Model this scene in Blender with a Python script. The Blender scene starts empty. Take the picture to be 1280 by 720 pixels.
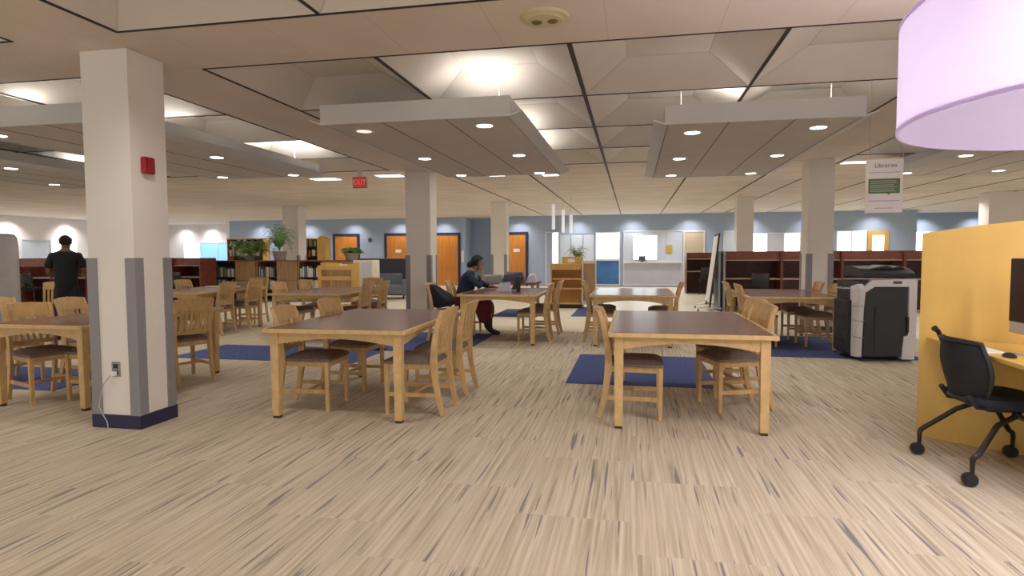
import bpy, bmesh, math, random
from mathutils import Vector, Matrix
R = math.radians
random.seed(7)
COL = bpy.context.scene.collection
H = 2.91            # ceiling height

# ------------------------------------------------------------------ materials
def mat(name, color, rough=0.6, metal=0.0, emit=None, estr=1.0, noise=0.0, nscale=6.0, stretch=None, coat=0.0, bump=0.0, trans=0.0, spec=None):
    m = bpy.data.materials.new(name); m.use_nodes = True
    nt = m.node_tree; b = nt.nodes['Principled BSDF']
    b.inputs['Roughness'].default_value = rough
    b.inputs['Metallic'].default_value = metal
    b.inputs['Base Color'].default_value = (*color, 1)
    if spec is not None: b.inputs['Specular IOR Level'].default_value = spec
    if coat: b.inputs['Coat Weight'].default_value = coat
    if trans: b.inputs['Transmission Weight'].default_value = trans
    if noise or bump:
        tc = nt.nodes.new('ShaderNodeTexCoord'); mp = nt.nodes.new('ShaderNodeMapping')
        mp.inputs['Scale'].default_value = stretch or (1, 1, 1)
        nz = nt.nodes.new('ShaderNodeTexNoise'); nz.inputs['Scale'].default_value = nscale
        nz.inputs['Detail'].default_value = 5
        nt.links.new(tc.outputs['Object'], mp.inputs['Vector']); nt.links.new(mp.outputs['Vector'], nz.inputs['Vector'])
        if noise:
            rp = nt.nodes.new('ShaderNodeValToRGB')
            rp.color_ramp.elements[0].position = .3; rp.color_ramp.elements[1].position = .7
            rp.color_ramp.elements[0].color = (*[c*(1-noise) for c in color], 1)
            rp.color_ramp.elements[1].color = (*[min(1, c*(1+noise)) for c in color], 1)
            nt.links.new(nz.outputs['Fac'], rp.inputs['Fac']); nt.links.new(rp.outputs['Color'], b.inputs['Base Color'])
        if bump:
            bp = nt.nodes.new('ShaderNodeBump'); bp.inputs['Strength'].default_value = bump; bp.inputs['Distance'].default_value = .01
            nt.links.new(nz.outputs['Fac'], bp.inputs['Height']); nt.links.new(bp.outputs['Normal'], b.inputs['Normal'])
    if emit:
        b.inputs['Emission Color'].default_value = (*emit, 1); b.inputs['Emission Strength'].default_value = estr
    return m

def math_node(nt, op, a, b=None):
    n = nt.nodes.new('ShaderNodeMath'); n.operation = op
    for i, v in enumerate((a, b)):
        if v is None: continue
        if isinstance(v, (int, float)): n.inputs[i].default_value = v
        else: nt.links.new(v, n.inputs[i])
    return n.outputs[0]

def carpet_material():
    m = bpy.data.materials.new('streaked_carpet'); m.use_nodes = True
    nt = m.node_tree; b = nt.nodes['Principled BSDF']; b.inputs['Roughness'].default_value = .85
    b.inputs['Specular IOR Level'].default_value = .25
    tc = nt.nodes.new('ShaderNodeTexCoord'); sp = nt.nodes.new('ShaderNodeSeparateXYZ')
    nt.links.new(tc.outputs['Object'], sp.inputs[0])
    x, y = sp.outputs[0], sp.outputs[1]
    # carpet tiles, every column of tiles shifted
    cx = math_node(nt, 'FLOOR', math_node(nt, 'MULTIPLY', x, 1/.61))
    sh = math_node(nt, 'MULTIPLY', math_node(nt, 'FRACT', math_node(nt, 'MULTIPLY', cx, .37)), .91)
    cy = math_node(nt, 'FLOOR', math_node(nt, 'MULTIPLY', math_node(nt, 'ADD', y, sh), 1/.91))
    tid = math_node(nt, 'ADD', math_node(nt, 'MULTIPLY', cx, 3.7), math_node(nt, 'MULTIPLY', cy, 5.3))
    def streak(sx, sy, off, detail=2.0):
        cb = nt.nodes.new('ShaderNodeCombineXYZ')
        nt.links.new(math_node(nt, 'MULTIPLY', x, sx), cb.inputs[0]); nt.links.new(math_node(nt, 'MULTIPLY', y, sy), cb.inputs[1])
        nt.links.new(math_node(nt, 'ADD', tid, off), cb.inputs[2])
        nz = nt.nodes.new('ShaderNodeTexNoise'); nz.inputs['Scale'].default_value = 1; nz.inputs['Detail'].default_value = detail
        nt.links.new(cb.outputs[0], nz.inputs['Vector']); return nz.outputs['Fac']
    a = streak(52, 1.2, 0)
    r1 = nt.nodes.new('ShaderNodeValToRGB'); e = r1.color_ramp.elements
    e[0].position = .28; e[0].color = (.43, .36, .262, 1); e[1].position = .76; e[1].color = (.66, .578, .457, 1)
    k = e.new(.45); k.color = (.51, .435, .325, 1); k = e.new(.56); k.color = (.575, .495, .38, 1)
    nt.links.new(a, r1.inputs['Fac'])
    d = streak(46, 1.5, 40, .5)
    r2 = nt.nodes.new('ShaderNodeValToRGB'); r2.color_ramp.elements[0].position = .69; r2.color_ramp.elements[1].position = .73
    r2.color_ramp.elements[0].color = (0, 0, 0, 1); r2.color_ramp.elements[1].color = (.75, .75, .75, 1)
    nt.links.new(d, r2.inputs['Fac'])
    g = streak(44, 1.2, 90, .5)
    r3 = nt.nodes.new('ShaderNodeValToRGB'); r3.color_ramp.elements[0].position = .64; r3.color_ramp.elements[1].position = .72
    r3.color_ramp.elements[0].color = (0, 0, 0, 1); r3.color_ramp.elements[1].color = (.55, .55, .55, 1)
    nt.links.new(g, r3.inputs['Fac'])
    m1 = nt.nodes.new('ShaderNodeMix'); m1.data_type = 'RGBA'; m1.inputs['B'].default_value = (.29, .23, .15, 1)
    nt.links.new(r3.outputs['Color'], m1.inputs['Factor']); nt.links.new(r1.outputs['Color'], m1.inputs['A'])
    m2 = nt.nodes.new('ShaderNodeMix'); m2.data_type = 'RGBA'; m2.inputs['B'].default_value = (.15, .14, .17, 1)
    nt.links.new(r2.outputs['Color'], m2.inputs['Factor']); nt.links.new(m1.outputs['Result'], m2.inputs['A'])
    nt.links.new(m2.outputs['Result'], b.inputs['Base Color'])
    bp = nt.nodes.new('ShaderNodeBump'); bp.inputs['Strength'].default_value = .15; bp.inputs['Distance'].default_value = .003
    nt.links.new(a, bp.inputs['Height']); nt.links.new(bp.outputs['Normal'], b.inputs['Normal'])
    return m

def ceiling_material():
    m = bpy.data.materials.new('ceiling_tile'); m.use_nodes = True
    nt = m.node_tree; b = nt.nodes['Principled BSDF']; b.inputs['Roughness'].default_value = .9
    b.inputs['Specular IOR Level'].default_value = .15
    tc = nt.nodes.new('ShaderNodeTexCoord'); sp = nt.nodes.new('ShaderNodeSeparateXYZ')
    nt.links.new(tc.outputs['Object'], sp.inputs[0])
    fy = math_node(nt, 'FRACT', math_node(nt, 'MULTIPLY', math_node(nt, 'ADD', sp.outputs[1], 30.37), 1/.77))
    ln = math_node(nt, 'LESS_THAN', fy, .028)
    far = math_node(nt, 'GREATER_THAN', sp.outputs[1], 10.9)
    ln = math_node(nt, 'MULTIPLY', ln, far)
    fx = math_node(nt, 'FRACT', math_node(nt, 'MULTIPLY', math_node(nt, 'ADD', sp.outputs[0], 30.42-.2), 1/.77))
    lx = math_node(nt, 'MULTIPLY', math_node(nt, 'LESS_THAN', fx, .01), math_node(nt, 'LESS_THAN', sp.outputs[1], 4.7))
    ln = math_node(nt, 'MULTIPLY', math_node(nt, 'MAXIMUM', math_node(nt, 'MULTIPLY', ln, 1.0), math_node(nt, 'MULTIPLY', lx, .35)), .55)
    nz = nt.nodes.new('ShaderNodeTexNoise'); nz.inputs['Scale'].default_value = 1.1; nz.inputs['Detail'].default_value = 4
    nt.links.new(tc.outputs['Object'], nz.inputs['Vector'])
    rp = nt.nodes.new('ShaderNodeValToRGB'); rp.color_ramp.elements[0].position = .35; rp.color_ramp.elements[1].position = .65
    rp.color_ramp.elements[0].color = (.665, .59, .52, 1); rp.color_ramp.elements[1].color = (.735, .66, .595, 1)
    nt.links.new(nz.outputs['Fac'], rp.inputs['Fac'])
    mx = nt.nodes.new('ShaderNodeMix'); mx.data_type = 'RGBA'; mx.inputs['B'].default_value = (.12, .08, .06, 1)
    nt.links.new(ln, mx.inputs['Factor']); nt.links.new(rp.outputs['Color'], mx.inputs['A'])
    nt.links.new(mx.outputs['Result'], b.inputs['Base Color'])
    return m

def wood(name, c, amount=.16, stretch=(1.5, 1.5, 14), rough=.4, scale=3):
    return mat(name, c, rough, noise=amount, nscale=scale, stretch=stretch)

M = {}
M['carpet'] = carpet_material()
M['ceiling'] = ceiling_material()
M['cream_floor'] = mat('cream_vinyl', (.84, .78, .64), .35, noise=.05, nscale=2)
M['seam'] = mat('dark_seam', (.02, .012, .01), .6)
M['coffer'] = mat('coffer_panel', (.70, .66, .61), .8, noise=.03, nscale=2)
M['cloud'] = mat('cloud_panel', (.60, .56, .52), .85, noise=.03, nscale=2)
M['fascia'] = mat('cloud_fascia', (.60, .60, .60), .7, noise=.03, nscale=2)
M['white_paint'] = mat('white_paint', (.80, .76, .71), .6, noise=.02, nscale=2)
M['white_wall'] = mat('white_wall', (.82, .78, .80), .7, noise=.02, nscale=1)
M['blue_wall'] = mat('blue_grey_wall', (.36, .45, .60), .7, noise=.03, nscale=1)
M['guard'] = mat('grey_guard', (.27, .26, .275), .5, noise=.04, nscale=3)
M['navy_base'] = mat('navy_base', (.018, .022, .07), .45)
M['navy_frame'] = mat('navy_frame', (.018, .026, .075), .4)
M['orange_door'] = wood('orange_door', (.60, .23, .045), .14, (6, 6, .6), .35)
M['oak'] = wood('oak', (.62, .42, .185), .13, (5, 5, 5), .38)
M['oak_chair'] = wood('oak_chair', (.58, .375, .165), .15, (6, 6, 3), .38)
M['laminate'] = mat('burgundy_laminate', (.17, .075, .078), .22, noise=.18, nscale=60)
M['upholstery'] = mat('brown_upholstery', (.20, .145, .125), .85, noise=.3, nscale=70, bump=.3)
M['glide'] = mat('brown_glide', (.05, .03, .02), .5)
M['yellow_wood'] = wood('yellow_maple', (.62, .40, .10), .07, (2, 2, .5), .42, 3)
M['cart_wood'] = wood('honey_birch', (.70, .43, .12), .1, (3, 3, 1), .42)
M['display_wood'] = wood('display_oak', (.56, .29, .075), .12, (4, 1, 1), .45)
M['pale_board'] = mat('pale_board', (.72, .66, .55), .6, noise=.05, nscale=4)
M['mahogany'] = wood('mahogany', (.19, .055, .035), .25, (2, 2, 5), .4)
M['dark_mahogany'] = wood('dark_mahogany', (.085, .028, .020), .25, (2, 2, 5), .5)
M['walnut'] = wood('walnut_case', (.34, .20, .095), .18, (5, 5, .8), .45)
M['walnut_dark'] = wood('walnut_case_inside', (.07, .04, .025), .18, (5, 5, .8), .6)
M['edge'] = mat('pale_edge', (.45, .30, .24), .4)
M['black'] = mat('black_plastic', (.012, .013, .016), .45, noise=.1, nscale=8)
M['black_mesh'] = mat('black_mesh', (.008, .009, .014), .75, noise=.3, nscale=90, bump=.4)
M['black_seat'] = mat('navy_black_fabric', (.010, .012, .025), .85, noise=.3, nscale=60)
M['dark_metal'] = mat('dark_metal', (.05, .045, .04), .3, .8)
M['chrome'] = mat('bright_metal', (.62, .62, .64), .25, .9)
M['copier_white'] = mat('copier_white', (.72, .70, .72), .4, noise=.02, nscale=3)
M['copier_dark'] = mat('copier_dark', (.022, .025, .028), .45, noise=.08, nscale=5)
M['screen'] = mat('dark_screen', (.03, .012, .015), .15)
M['silver'] = mat('silver_aluminium', (.58, .56, .55), .35, .3)
M['paper'] = mat('paper', (.82, .80, .80), .7)
M['red'] = mat('alarm_red', (.33, .01, .018), .3)
M['steel'] = mat('outlet_steel', (.33, .31, .30), .35, .6)
M['cable'] = mat('grey_cable', (.45, .42, .38), .5)
M['beige_plastic'] = mat('yellowed_plastic', (.58, .52, .30), .5)
M['hole'] = mat('shadow_hole', (.16, .13, .05), .6)
M['shade'] = mat('lilac_fabric_shade', (.80, .68, .86), .8, noise=.07, nscale=5, stretch=(1, 1, 16), emit=(.80, .64, 1.0), estr=.42)
def shade_cloth():
    m = mat('lilac_drum_cloth', (.42, .38, .47), .8, noise=.06, nscale=5, stretch=(1, 1, 16)); nt = m.node_tree
    b = nt.nodes['Principled BSDF']; tr = nt.nodes.new('ShaderNodeBsdfTranslucent'); tr.inputs[0].default_value = (.90, .84, .97, 1)
    mx = nt.nodes.new('ShaderNodeMixShader'); mx.inputs[0].default_value = .72
    nt.links.new(b.outputs[0], mx.inputs[1]); nt.links.new(tr.outputs[0], mx.inputs[2]); nt.links.new(mx.outputs[0], nt.nodes['Material Output'].inputs[0])
    return m
M['shade'] = shade_cloth()
M['shade_in'] = mat('lilac_shade_lining', (.80, .74, .86), .8)
M['blue_rug'] = mat('blue_carpet', (.055, .078, .22), .95, noise=.25, nscale=30, bump=.2)
M['slate'] = mat('slate_fabric', (.085, .085, .125), .9, noise=.12, nscale=20)
M['grey_blue'] = mat('grey_blue_upholstery', (.17, .20, .25), .8, noise=.1, nscale=10)
M['leaf'] = mat('leaf_green', (.15, .29, .085), .5, noise=.4, nscale=5)
M['leaf_pale'] = mat('leaf_pale', (.22, .27, .09), .5, noise=.4, nscale=5)
M['pot'] = mat('grey_pot', (.25, .23, .20), .6, noise=.1, nscale=6)
M['soil'] = mat('soil', (.03, .02, .012), .9)
M['skin'] = mat('skin_brown', (.17, .075, .045), .5)
M['skin2'] = mat('skin_tan', (.28, .14, .09), .5)
M['hair'] = mat('dark_hair', (.010, .007, .006), .8, noise=.3, nscale=30, stretch=(1, 1, 6))
M['tshirt'] = mat('black_tshirt', (.008, .009, .010), .9, noise=.2, nscale=8)
M['jeans'] = mat('dark_jeans', (.010, .013, .024), .85, noise=.2, nscale=12)
M['navy_shirt'] = mat('navy_cardigan', (.020, .035, .075), .9, noise=.2, nscale=10)
M['scarf'] = mat('teal_scarf', (.20, .33, .36), .85, noise=.2, nscale=10)
M['skirt'] = mat('maroon_skirt', (.13, .014, .012), .85, noise=.2, nscale=8)
M['boots'] = mat('dark_boots', (.02, .010, .008), .6)
M['bag'] = mat('black_bag_cloth', (.007, .008, .014), .85, noise=.3, nscale=14)
M['green_print'] = mat('green_print', (.10, .20, .07), .6)
M['ink'] = mat('ink', (.09, .09, .13), .6)
M['grey_ink'] = mat('grey_ink', (.42, .40, .46), .6)
M['white_frame'] = mat('white_frame', (.74, .75, .80), .4)
M['glass'] = mat('office_glass', (.62, .70, .82), .12, noise=.02, nscale=1)
M['frost'] = mat('frosted_glass', (.55, .56, .66), .3, noise=.08, nscale=1)
M['blue_glass'] = mat('blue_glass', (.05, .17, .42), .2, noise=.25, nscale=1.5)
M['beige_door'] = mat('beige_door', (.60, .50, .38), .5)
M['screen_cloth'] = mat('pale_grey_cloth', (.50, .47, .48), .8, noise=.05, nscale=6)
M['screen_edge'] = mat('grey_cloth_edge', (.33, .31, .31), .8)
M['day'] = mat('daylight_pane', (.8, .8, .85), .5, emit=(.82, .95, 1.0), estr=3.2)
M['day_blue'] = mat('blue_daylight_pane', (.3, .5, .8), .4, emit=(.14, .42, .95), estr=1.0)
M['day_cyan'] = mat('cyan_daylight_pane', (.6, .9, .9), .4, emit=(.45, .9, 1.0), estr=2.2)
M['bulb'] = mat('lamp_lens', (1, 1, 1), .5, emit=(1, .95, .88), estr=9)
M['bulb_dim'] = mat('dim_lamp_lens', (.8, .75, .68), .5, emit=(1, .92, .82), estr=.8)
M['troffer'] = mat('troffer_lens', (1, 1, 1), .5, emit=(1, .93, .84), estr=2.2)
M['tube'] = mat('frosted_tube', (.75, .75, .75), .4, emit=(.9, .92, 1), estr=.35)
M['trim_white'] = mat('white_trim', (.66, .62, .58), .5)
M['exit_red'] = mat('exit_red', (.35, .03, .02), .4, emit=(1, .03, .02), estr=.35)
M['exit_face'] = mat('exit_housing', (.28, .17, .14), .5)
M['bookcols'] = [mat('book_cover_%d' % i, c, .6) for i, c in enumerate([(.70, .67, .60), (.55, .45, .33), (.07, .10, .25), (.10, .15, .10), (.42, .20, .12), (.72, .70, .66),
                (.55, .50, .40), (.16, .22, .28), (.62, .58, .52), (.34, .36, .10), (.05, .05, .06)])]
M['yellow_cover'] = mat('yellow_cover', (.75, .50, .08), .5)

# ------------------------------------------------------------------ mesh building
class MB:
    def __init__(s): s.v = []; s.f = []; s.mi = []
    def add(s, vs, fs, mi=0):
        n = len(s.v); s.v += [tuple(v) for v in vs]; s.f += [tuple(n+i for i in f) for f in fs]; s.mi += [mi]*len(fs); return s
    def hexa(s, b, t, mi=0):          # four bottom points, four top points (both counter-clockwise)
        return s.add(list(b)+list(t), [(3, 2, 1, 0), (4, 5, 6, 7), (0, 1, 5, 4), (1, 2, 6, 5), (2, 3, 7, 6), (3, 0, 4, 7)], mi)
    def box(s, x0, x1, y0, y1, z0, z1, mi=0):
        return s.hexa([(x0, y0, z0), (x1, y0, z0), (x1, y1, z0), (x0, y1, z0)], [(x0, y0, z1), (x1, y0, z1), (x1, y1, z1), (x0, y1, z1)], mi)
    def prism(s, poly, z0, z1, mi=0):  # polygon in xy
        n = len(poly)
        s.add([(x, y, z0) for x, y in poly]+[(x, y, z1) for x, y in poly],
              [tuple(range(n-1, -1, -1)), tuple(range(n, 2*n))]+[(i, (i+1) % n, n+(i+1) % n, n+i) for i in range(n)], mi); return s
    def prism_y(s, poly, y0, y1, mi=0):  # polygon in xz
        n = len(poly)
        s.add([(x, y0, z) for x, z in poly]+[(x, y1, z) for x, z in poly],
              [tuple(range(n)), tuple(range(2*n-1, n-1, -1))]+[((i+1) % n, i, n+i, n+(i+1) % n) for i in range(n)], mi); return s
    def prism_x(s, poly, x0, x1, mi=0):  # polygon in yz
        n = len(poly)
        s.add([(x0, y, z) for y, z in poly]+[(x1, y, z) for y, z in poly],
              [tuple(range(n-1, -1, -1)), tuple(range(n, 2*n))]+[(i, (i+1) % n, n+(i+1) % n, n+i) for i in range(n)], mi); return s
    def lathe(s, prof, c=(0, 0, 0), n=24, mi=0, caps=True):
        m = len(prof); vs = []
        for r, z in prof:
            for k in range(n):
                a = 2*math.pi*k/n; vs.append((c[0]+r*math.cos(a), c[1]+r*math.sin(a), c[2]+z))
        fs = [(i*n+k, i*n+(k+1) % n, (i+1)*n+(k+1) % n, (i+1)*n+k) for i in range(m-1) for k in range(n)]
        if caps: fs += [tuple(range(n-1, -1, -1)), tuple((m-1)*n+k for k in range(n))]
        return s.add(vs, fs, mi)
    def tube(s, pts, r, n=8, mi=0):
        pts = [Vector(p) for p in pts]; rs = r if isinstance(r, (list, tuple)) else [r]*len(pts); vs = []
        ref = None
        for i, p in enumerate(pts):
            d = (pts[min(i+1, len(pts)-1)]-pts[max(i-1, 0)]).normalized()
            if ref is None: ref = Vector((0, 0, 1)) if abs(d.z) < .9 else Vector((1, 0, 0))
            u = d.cross(ref).normalized(); w = u.cross(d).normalized(); ref = w
            for k in range(n):
                a = 2*math.pi*k/n; vs.append(p+u*math.cos(a)*rs[i]+w*math.sin(a)*rs[i])
        m = len(pts)
        fs = [(i*n+(k+1) % n, i*n+k, (i+1)*n+k, (i+1)*n+(k+1) % n) for i in range(m-1) for k in range(n)]
        fs += [tuple(range(n)), tuple((m-1)*n+k for k in range(n-1, -1, -1))]
        return s.add(vs, fs, mi)
    def build(s, name, m, parent=None, loc=None, rz=None, smooth=False, bevel=0, fix=False):
        me = bpy.data.meshes.new(name); me.from_pydata(s.v, [], s.f)
        for x in (m if isinstance(m, (list, tuple)) else [m]): me.materials.append(x)
        for p, i in zip(me.polygons, s.mi): p.material_index = i
        bm = bmesh.new(); bm.from_mesh(me); bmesh.ops.recalc_face_normals(bm, faces=bm.faces) if fix or True else None
        bm.to_mesh(me); bm.free()
        if smooth:
            for p in me.polygons: p.use_smooth = True
            try: me.set_sharp_from_angle(angle=R(40))
            except Exception: pass
        o = bpy.data.objects.new(name, me); COL.objects.link(o)
        if parent: o.parent = parent
        if loc: o.location = loc
        if rz: o.rotation_euler.z = rz
        if bevel:
            b = o.modifiers.new('bevel', 'BEVEL'); b.width = bevel; b.segments = 2; b.limit_method = 'ANGLE'
        return o

def tag(o, label, cat, group=None, kind=None):
    o['label'] = label; o['category'] = cat
    if group: o['group'] = group
    if kind: o['kind'] = kind
    return o
def thing(name, label, cat, loc=(0, 0, 0), rz=0, group=None):
    o = bpy.data.objects.new(name, None); COL.objects.link(o); o.empty_display_size = .1
    o.location = loc; o.rotation_euler.z = rz
    return tag(o, label, cat, group)
def struct(o):
    o['kind'] = 'structure'; return o
def children(o): return [c for c in bpy.data.objects if c.parent == o]
def copy_tree(o, parent=None):
    kids = list(o.children)
    c = o.copy(); COL.objects.link(c); c.parent = parent
    for ch in kids: copy_tree(ch, c)
    return c

def skinned(name, pts, edges, m, parent=None, sub=2, root=0, flat=None):
    """pts: list of (x,y,z,r) or (x,y,z,rx,ry)"""
    me = bpy.data.meshes.new(name); me.from_pydata([p[:3] for p in pts], edges, [])
    me.materials.append(m)
    o = bpy.data.objects.new(name, me); COL.objects.link(o)
    if parent: o.parent = parent
    o.modifiers.new('skin', 'SKIN')
    if not me.skin_vertices: 
        bpy.context.view_layer.objects.active = o
        bpy.ops.mesh.customdata_skin_add()
    sv = me.skin_vertices[0].data
    for i, p in enumerate(pts):
        sv[i].radius = (p[3], p[4] if len(p) > 4 else p[3]); sv[i].use_root = (i == root)
    s = o.modifiers.new('sub', 'SUBSURF'); s.levels = sub; s.render_levels = sub
    o.modifiers['skin'].use_smooth_shade = True
    return o

# ================================================================== SETTING
# floor
mb = MB(); mb.add([(-26, -5, 0), (20, -5, 0), (20, 10.55, 0), (-26, 10.55, 0)], [(0, 1, 2, 3)])
struct(mb.build('floor', M['carpet']))
mb = MB(); mb.add([(-26, 10.55, 0), (20, 10.55, 0), (20, 31, 0), (-26, 31, 0)], [(0, 1, 2, 3)])
struct(mb.build('floor', M['cream_floor']))

# ceiling : flat bands, and three bays of 4 x 4 coffers twice
BX = [(-10.60, -4.44), (-3.55, 2.60), (3.49, 9.65)]
BY = [(-2.40, 3.76), (4.63, 10.80)]
xs = [-26]+[v for b in BX for v in b]+[20]
ys = [-5]+[v for b in BY for v in b]+[31]
mb = MB(); cf = MB(); sm = MB()
def quad(m, a, b, c, d): m.add([a, b, c, d], [(0, 1, 2, 3)])
for i in range(len(xs)-1):
    for j in range(len(ys)-1):
        if (xs[i], xs[i+1]) in BX and (ys[j], ys[j+1]) in BY:
            wx = (xs[i+1]-xs[i])/4; wy = (ys[j+1]-ys[j])/4
            for a in range(4):
                for b in range(4):
                    x0 = xs[i]+a*wx; y0 = ys[j]+b*wy; x1 = x0+wx; y1 = y0+wy
                    cx, cy, s, zt = (x0+x1)/2, (y0+y1)/2, .36, H+.22
                    A = [(x0, y0, H), (x1, y0, H), (x1, y1, H), (x0, y1, H)]
                    T = [(cx-s, cy-s, zt), (cx+s, cy-s, zt), (cx+s, cy+s, zt), (cx-s, cy+s, zt)]
                    cf.add(A+T, [(4, 5, 6, 7)]+[(k, (k+1) % 4, 4+(k+1) % 4, 4+k) for k in range(4)])
                    t = .007
                    for k in range(4):      # fine ribs along the coffer's folds
                        p, q = Vector(T[k]), Vector(T[(k+1) % 4])
                        sm.tube([p, q], .005, 4, 1); sm.tube([Vector(A[k]), p], .005, 4, 1)
        else:
            mb.add([(xs[i], ys[j], H), (xs[i+1], ys[j], H), (xs[i+1], ys[j+1], H), (xs[i], ys[j+1], H)], [(0, 1, 2, 3)])
# roof slab over it all
mb.box(-26, 20, -5, 31, H+.30, H+.36)
struct(mb.build('ceiling', M['ceiling']))
struct(cf.build('ceiling', M['coffer']))
# dark seams between modules
for (x0, x1) in BX:
    w = (x1-x0)/4
    for k in range(5):
        x = x0+k*w; hw = .013 if k in (1, 2, 3) else .008
        if k == 2: hw = .018
        sm.box(x-hw, x+hw, BY[1][0], BY[1][1], H-.006, H+.02)
        sm.box(x-.009, x+.009, BY[0][0], BY[0][1], H-.006, H+.02)
        if x0 > -5: 
            for ya in [10.8, 17.9, 24.9][:2]:
                sm.box(x-.018, x+.018, ya+.05, ya+7.0, H-.006, H+.02)
    for (y0, y1) in BY:
        v = (y1-y0)/4
        for k in range(5):
            hw = .007 if k in (0, 4) else .005
            sm.box(x0, x1, y0+k*v-hw, y0+k*v+hw, H-.005, H+.02)
struct(sm.build('trim_1', [M['seam'], M['cloud']]))

# walls
def wallbox(name, x0, x1, y0, y1, m, z0=0, z1=H): return struct(MB().box(x0, x1, y0, y1, z0, z1).build(name, m))
wallbox('wall_left', -24.0, -23.6, 12, 27.6, M['white_wall'])
wallbox('wall_back', -24.0, -18.2, 27.6, 27.9, M['white_wall'])
wallbox('wall_back', -18.2, -7.0, 25.2, 25.5, M['blue_wall'])
wallbox('wall_back', -18.35, -18.2, 25.2, 27.7, M['white_wall'])
wallbox('wall_back', -7.05, -5.85, 26.4, 26.7, M['blue_wall'])
wallbox('wall_back', -7.05, -7.0, 25.5, 26.4, M['blue_wall'])
wallbox('wall_back', -5.85, 10.3, 25.2, 25.5, M['blue_wall'])
wallbox('wall_back', 10.3, 14.4, 27.3, 27.6, M['blue_wall'])
wallbox('wall_back', 10.15, 10.3, 25.4, 27.3, M['blue_wall'])
wallbox('wall_right', 14.4, 14.7, 12, 27.6, M['white_wall'])

YW = 25.2
def far_door(n, x0, x1, leaf, zt=2.2, sign=False, handle_side=1, y=YW):
    t = bpy.data.objects.new('door_%d' % n, None); COL.objects.link(t); t.location = ((x0+x1)/2, y, 0); struct(t)
    w = (x1-x0)/2
    MB().box(-w, -w+.1, -.06, .0, 0, zt+.06).box(w-.1, w, -.06, .0, 0, zt+.06).box(-w+.1, w-.1, -.06, 0, zt-.04, zt+.06).build('door_frame', M['navy_frame'], t)
    l = MB().box(-w+.1, w-.1, -.035, 0, 0, zt-.04).build('door_leaf', leaf, t)
    MB().tube([(handle_side*(w-.17), -.035, 1.0), (handle_side*(w-.17), -.09, 1.0), (handle_side*(w-.29), -.09, 1.0)], .012, 8).build('door_handle', M['chrome'], l)
    if sign: MB().box(-.13, .13, -.045, -.035, 1.42, 1.56).build('door_sign', M['paper'], l)
    return t
far_door(1, -13.05, -11.8, M['orange_door'])
far_door(2, -10.62, -9.35, M['orange_door'], sign=True)
far_door(3, -8.4, -7.2, M['orange_door'], handle_side=-1)
far_door(4, -5.25, -4.28, M['orange_door'], sign=True)
# restroom style round sign on door 4
# pale door next to the glass office
t = bpy.data.objects.new('door_5', None); COL.objects.link(t); t.location = (2.37, YW, 0); struct(t)
MB().box(-.42, -.36, -.05, 0, 0, 2.24).box(.36, .42, -.05, 0, 0, 2.24).box(-.36, .36, -.05, 0, 2.18, 2.24).build('door_frame', M['white_frame'], t)
MB().box(-.36, .36, -.03, 0, 0, 2.18).build('door_leaf', M['beige_door'], t)
# pale blue door further right
t = bpy.data.objects.new('door_6', None); COL.objects.link(t); t.location = (3.75, YW, 0); struct(t)
MB().box(-.28, -.24, -.05, 0, 0, 2.22).box(.24, .28, -.05, 0, 0, 2.22).box(-.24, .24, -.05, 0, 2.18, 2.22).build('door_frame', M['white_frame'], t)
MB().box(-.24, .24, -.03, 0, 0, 2.18).build('door_leaf', M['glass'], t)
# wooden door seen in the right hand window bay
t = bpy.data.objects.new('door_7', None); COL.objects.link(t); t.location = (9.0, YW, 0); struct(t)
MB().box(-.36, -.20, -.05, 0, 0, 2.15).box(.20, .36, -.05, 0, 0, 2.15).box(-.2, .2, -.05, 0, 1.98, 2.15).box(-.2, .2, -.05, 0, 0, 1.1).build('door_leaf', M['cart_wood'], t)
MB().box(-.2, .2, -.03, -.005, 1.1, 1.98).build('door_pane', M['day'], t)

wn = [0]
def window(x0, x1, z0, z1, y=YW, panes=2, m='day', cols=None, frame='white_frame', depth=.05, name_axis='x', X=None):
    wn[0] += 1
    t = bpy.data.objects.new('window_%d' % wn[0], None); COL.objects.link(t); struct(t)
    n = panes; fr = MB(); pn = []
    L = x1-x0; fw = .045
    if name_axis == 'x': t.location = ((x0+x1)/2, y, 0)
    else: t.location = (X, (x0+x1)/2, 0); t.rotation_euler.z = math.pi/2
    a = -L/2
    fr.box(a, a+fw, -depth, 0, z0, z1).box(-a-fw, -a, -depth, 0, z0, z1).box(a+fw, -a-fw, -depth, 0, z0, z0+fw).box(a+fw, -a-fw, -depth, 0, z1-fw, z1)
    for k in range(1, n): xx = a+L*k/n; fr.box(xx-fw/2, xx+fw/2, -depth, 0, z0+fw, z1-fw)
    fr.build('window_frame', M[frame], t)
    for k in range(n):
        xa = a+L*k/n+fw*.5; xb = a+L*(k+1)/n-fw*.5
        MB().box(xa, xb, -.02, -.002, z0+fw, z1-fw).build('window_pane', M[cols[k] if cols else m], t)
    return t
# far wall : bright window over a blue frosted panel
window(-1.50, -.50, 1.10, 2.22, panes=1)
window(-1.50, -.50, .05, 1.10, panes=1, m='blue_glass')
# pale glass wall left of it
window(-2.98, -1.52, .05, 2.2, panes=3, m='glass', frame='blue_wall')
window(-3.55, -2.98, .05, 2.25, panes=2, cols=['blue_wall', 'day'])
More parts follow.
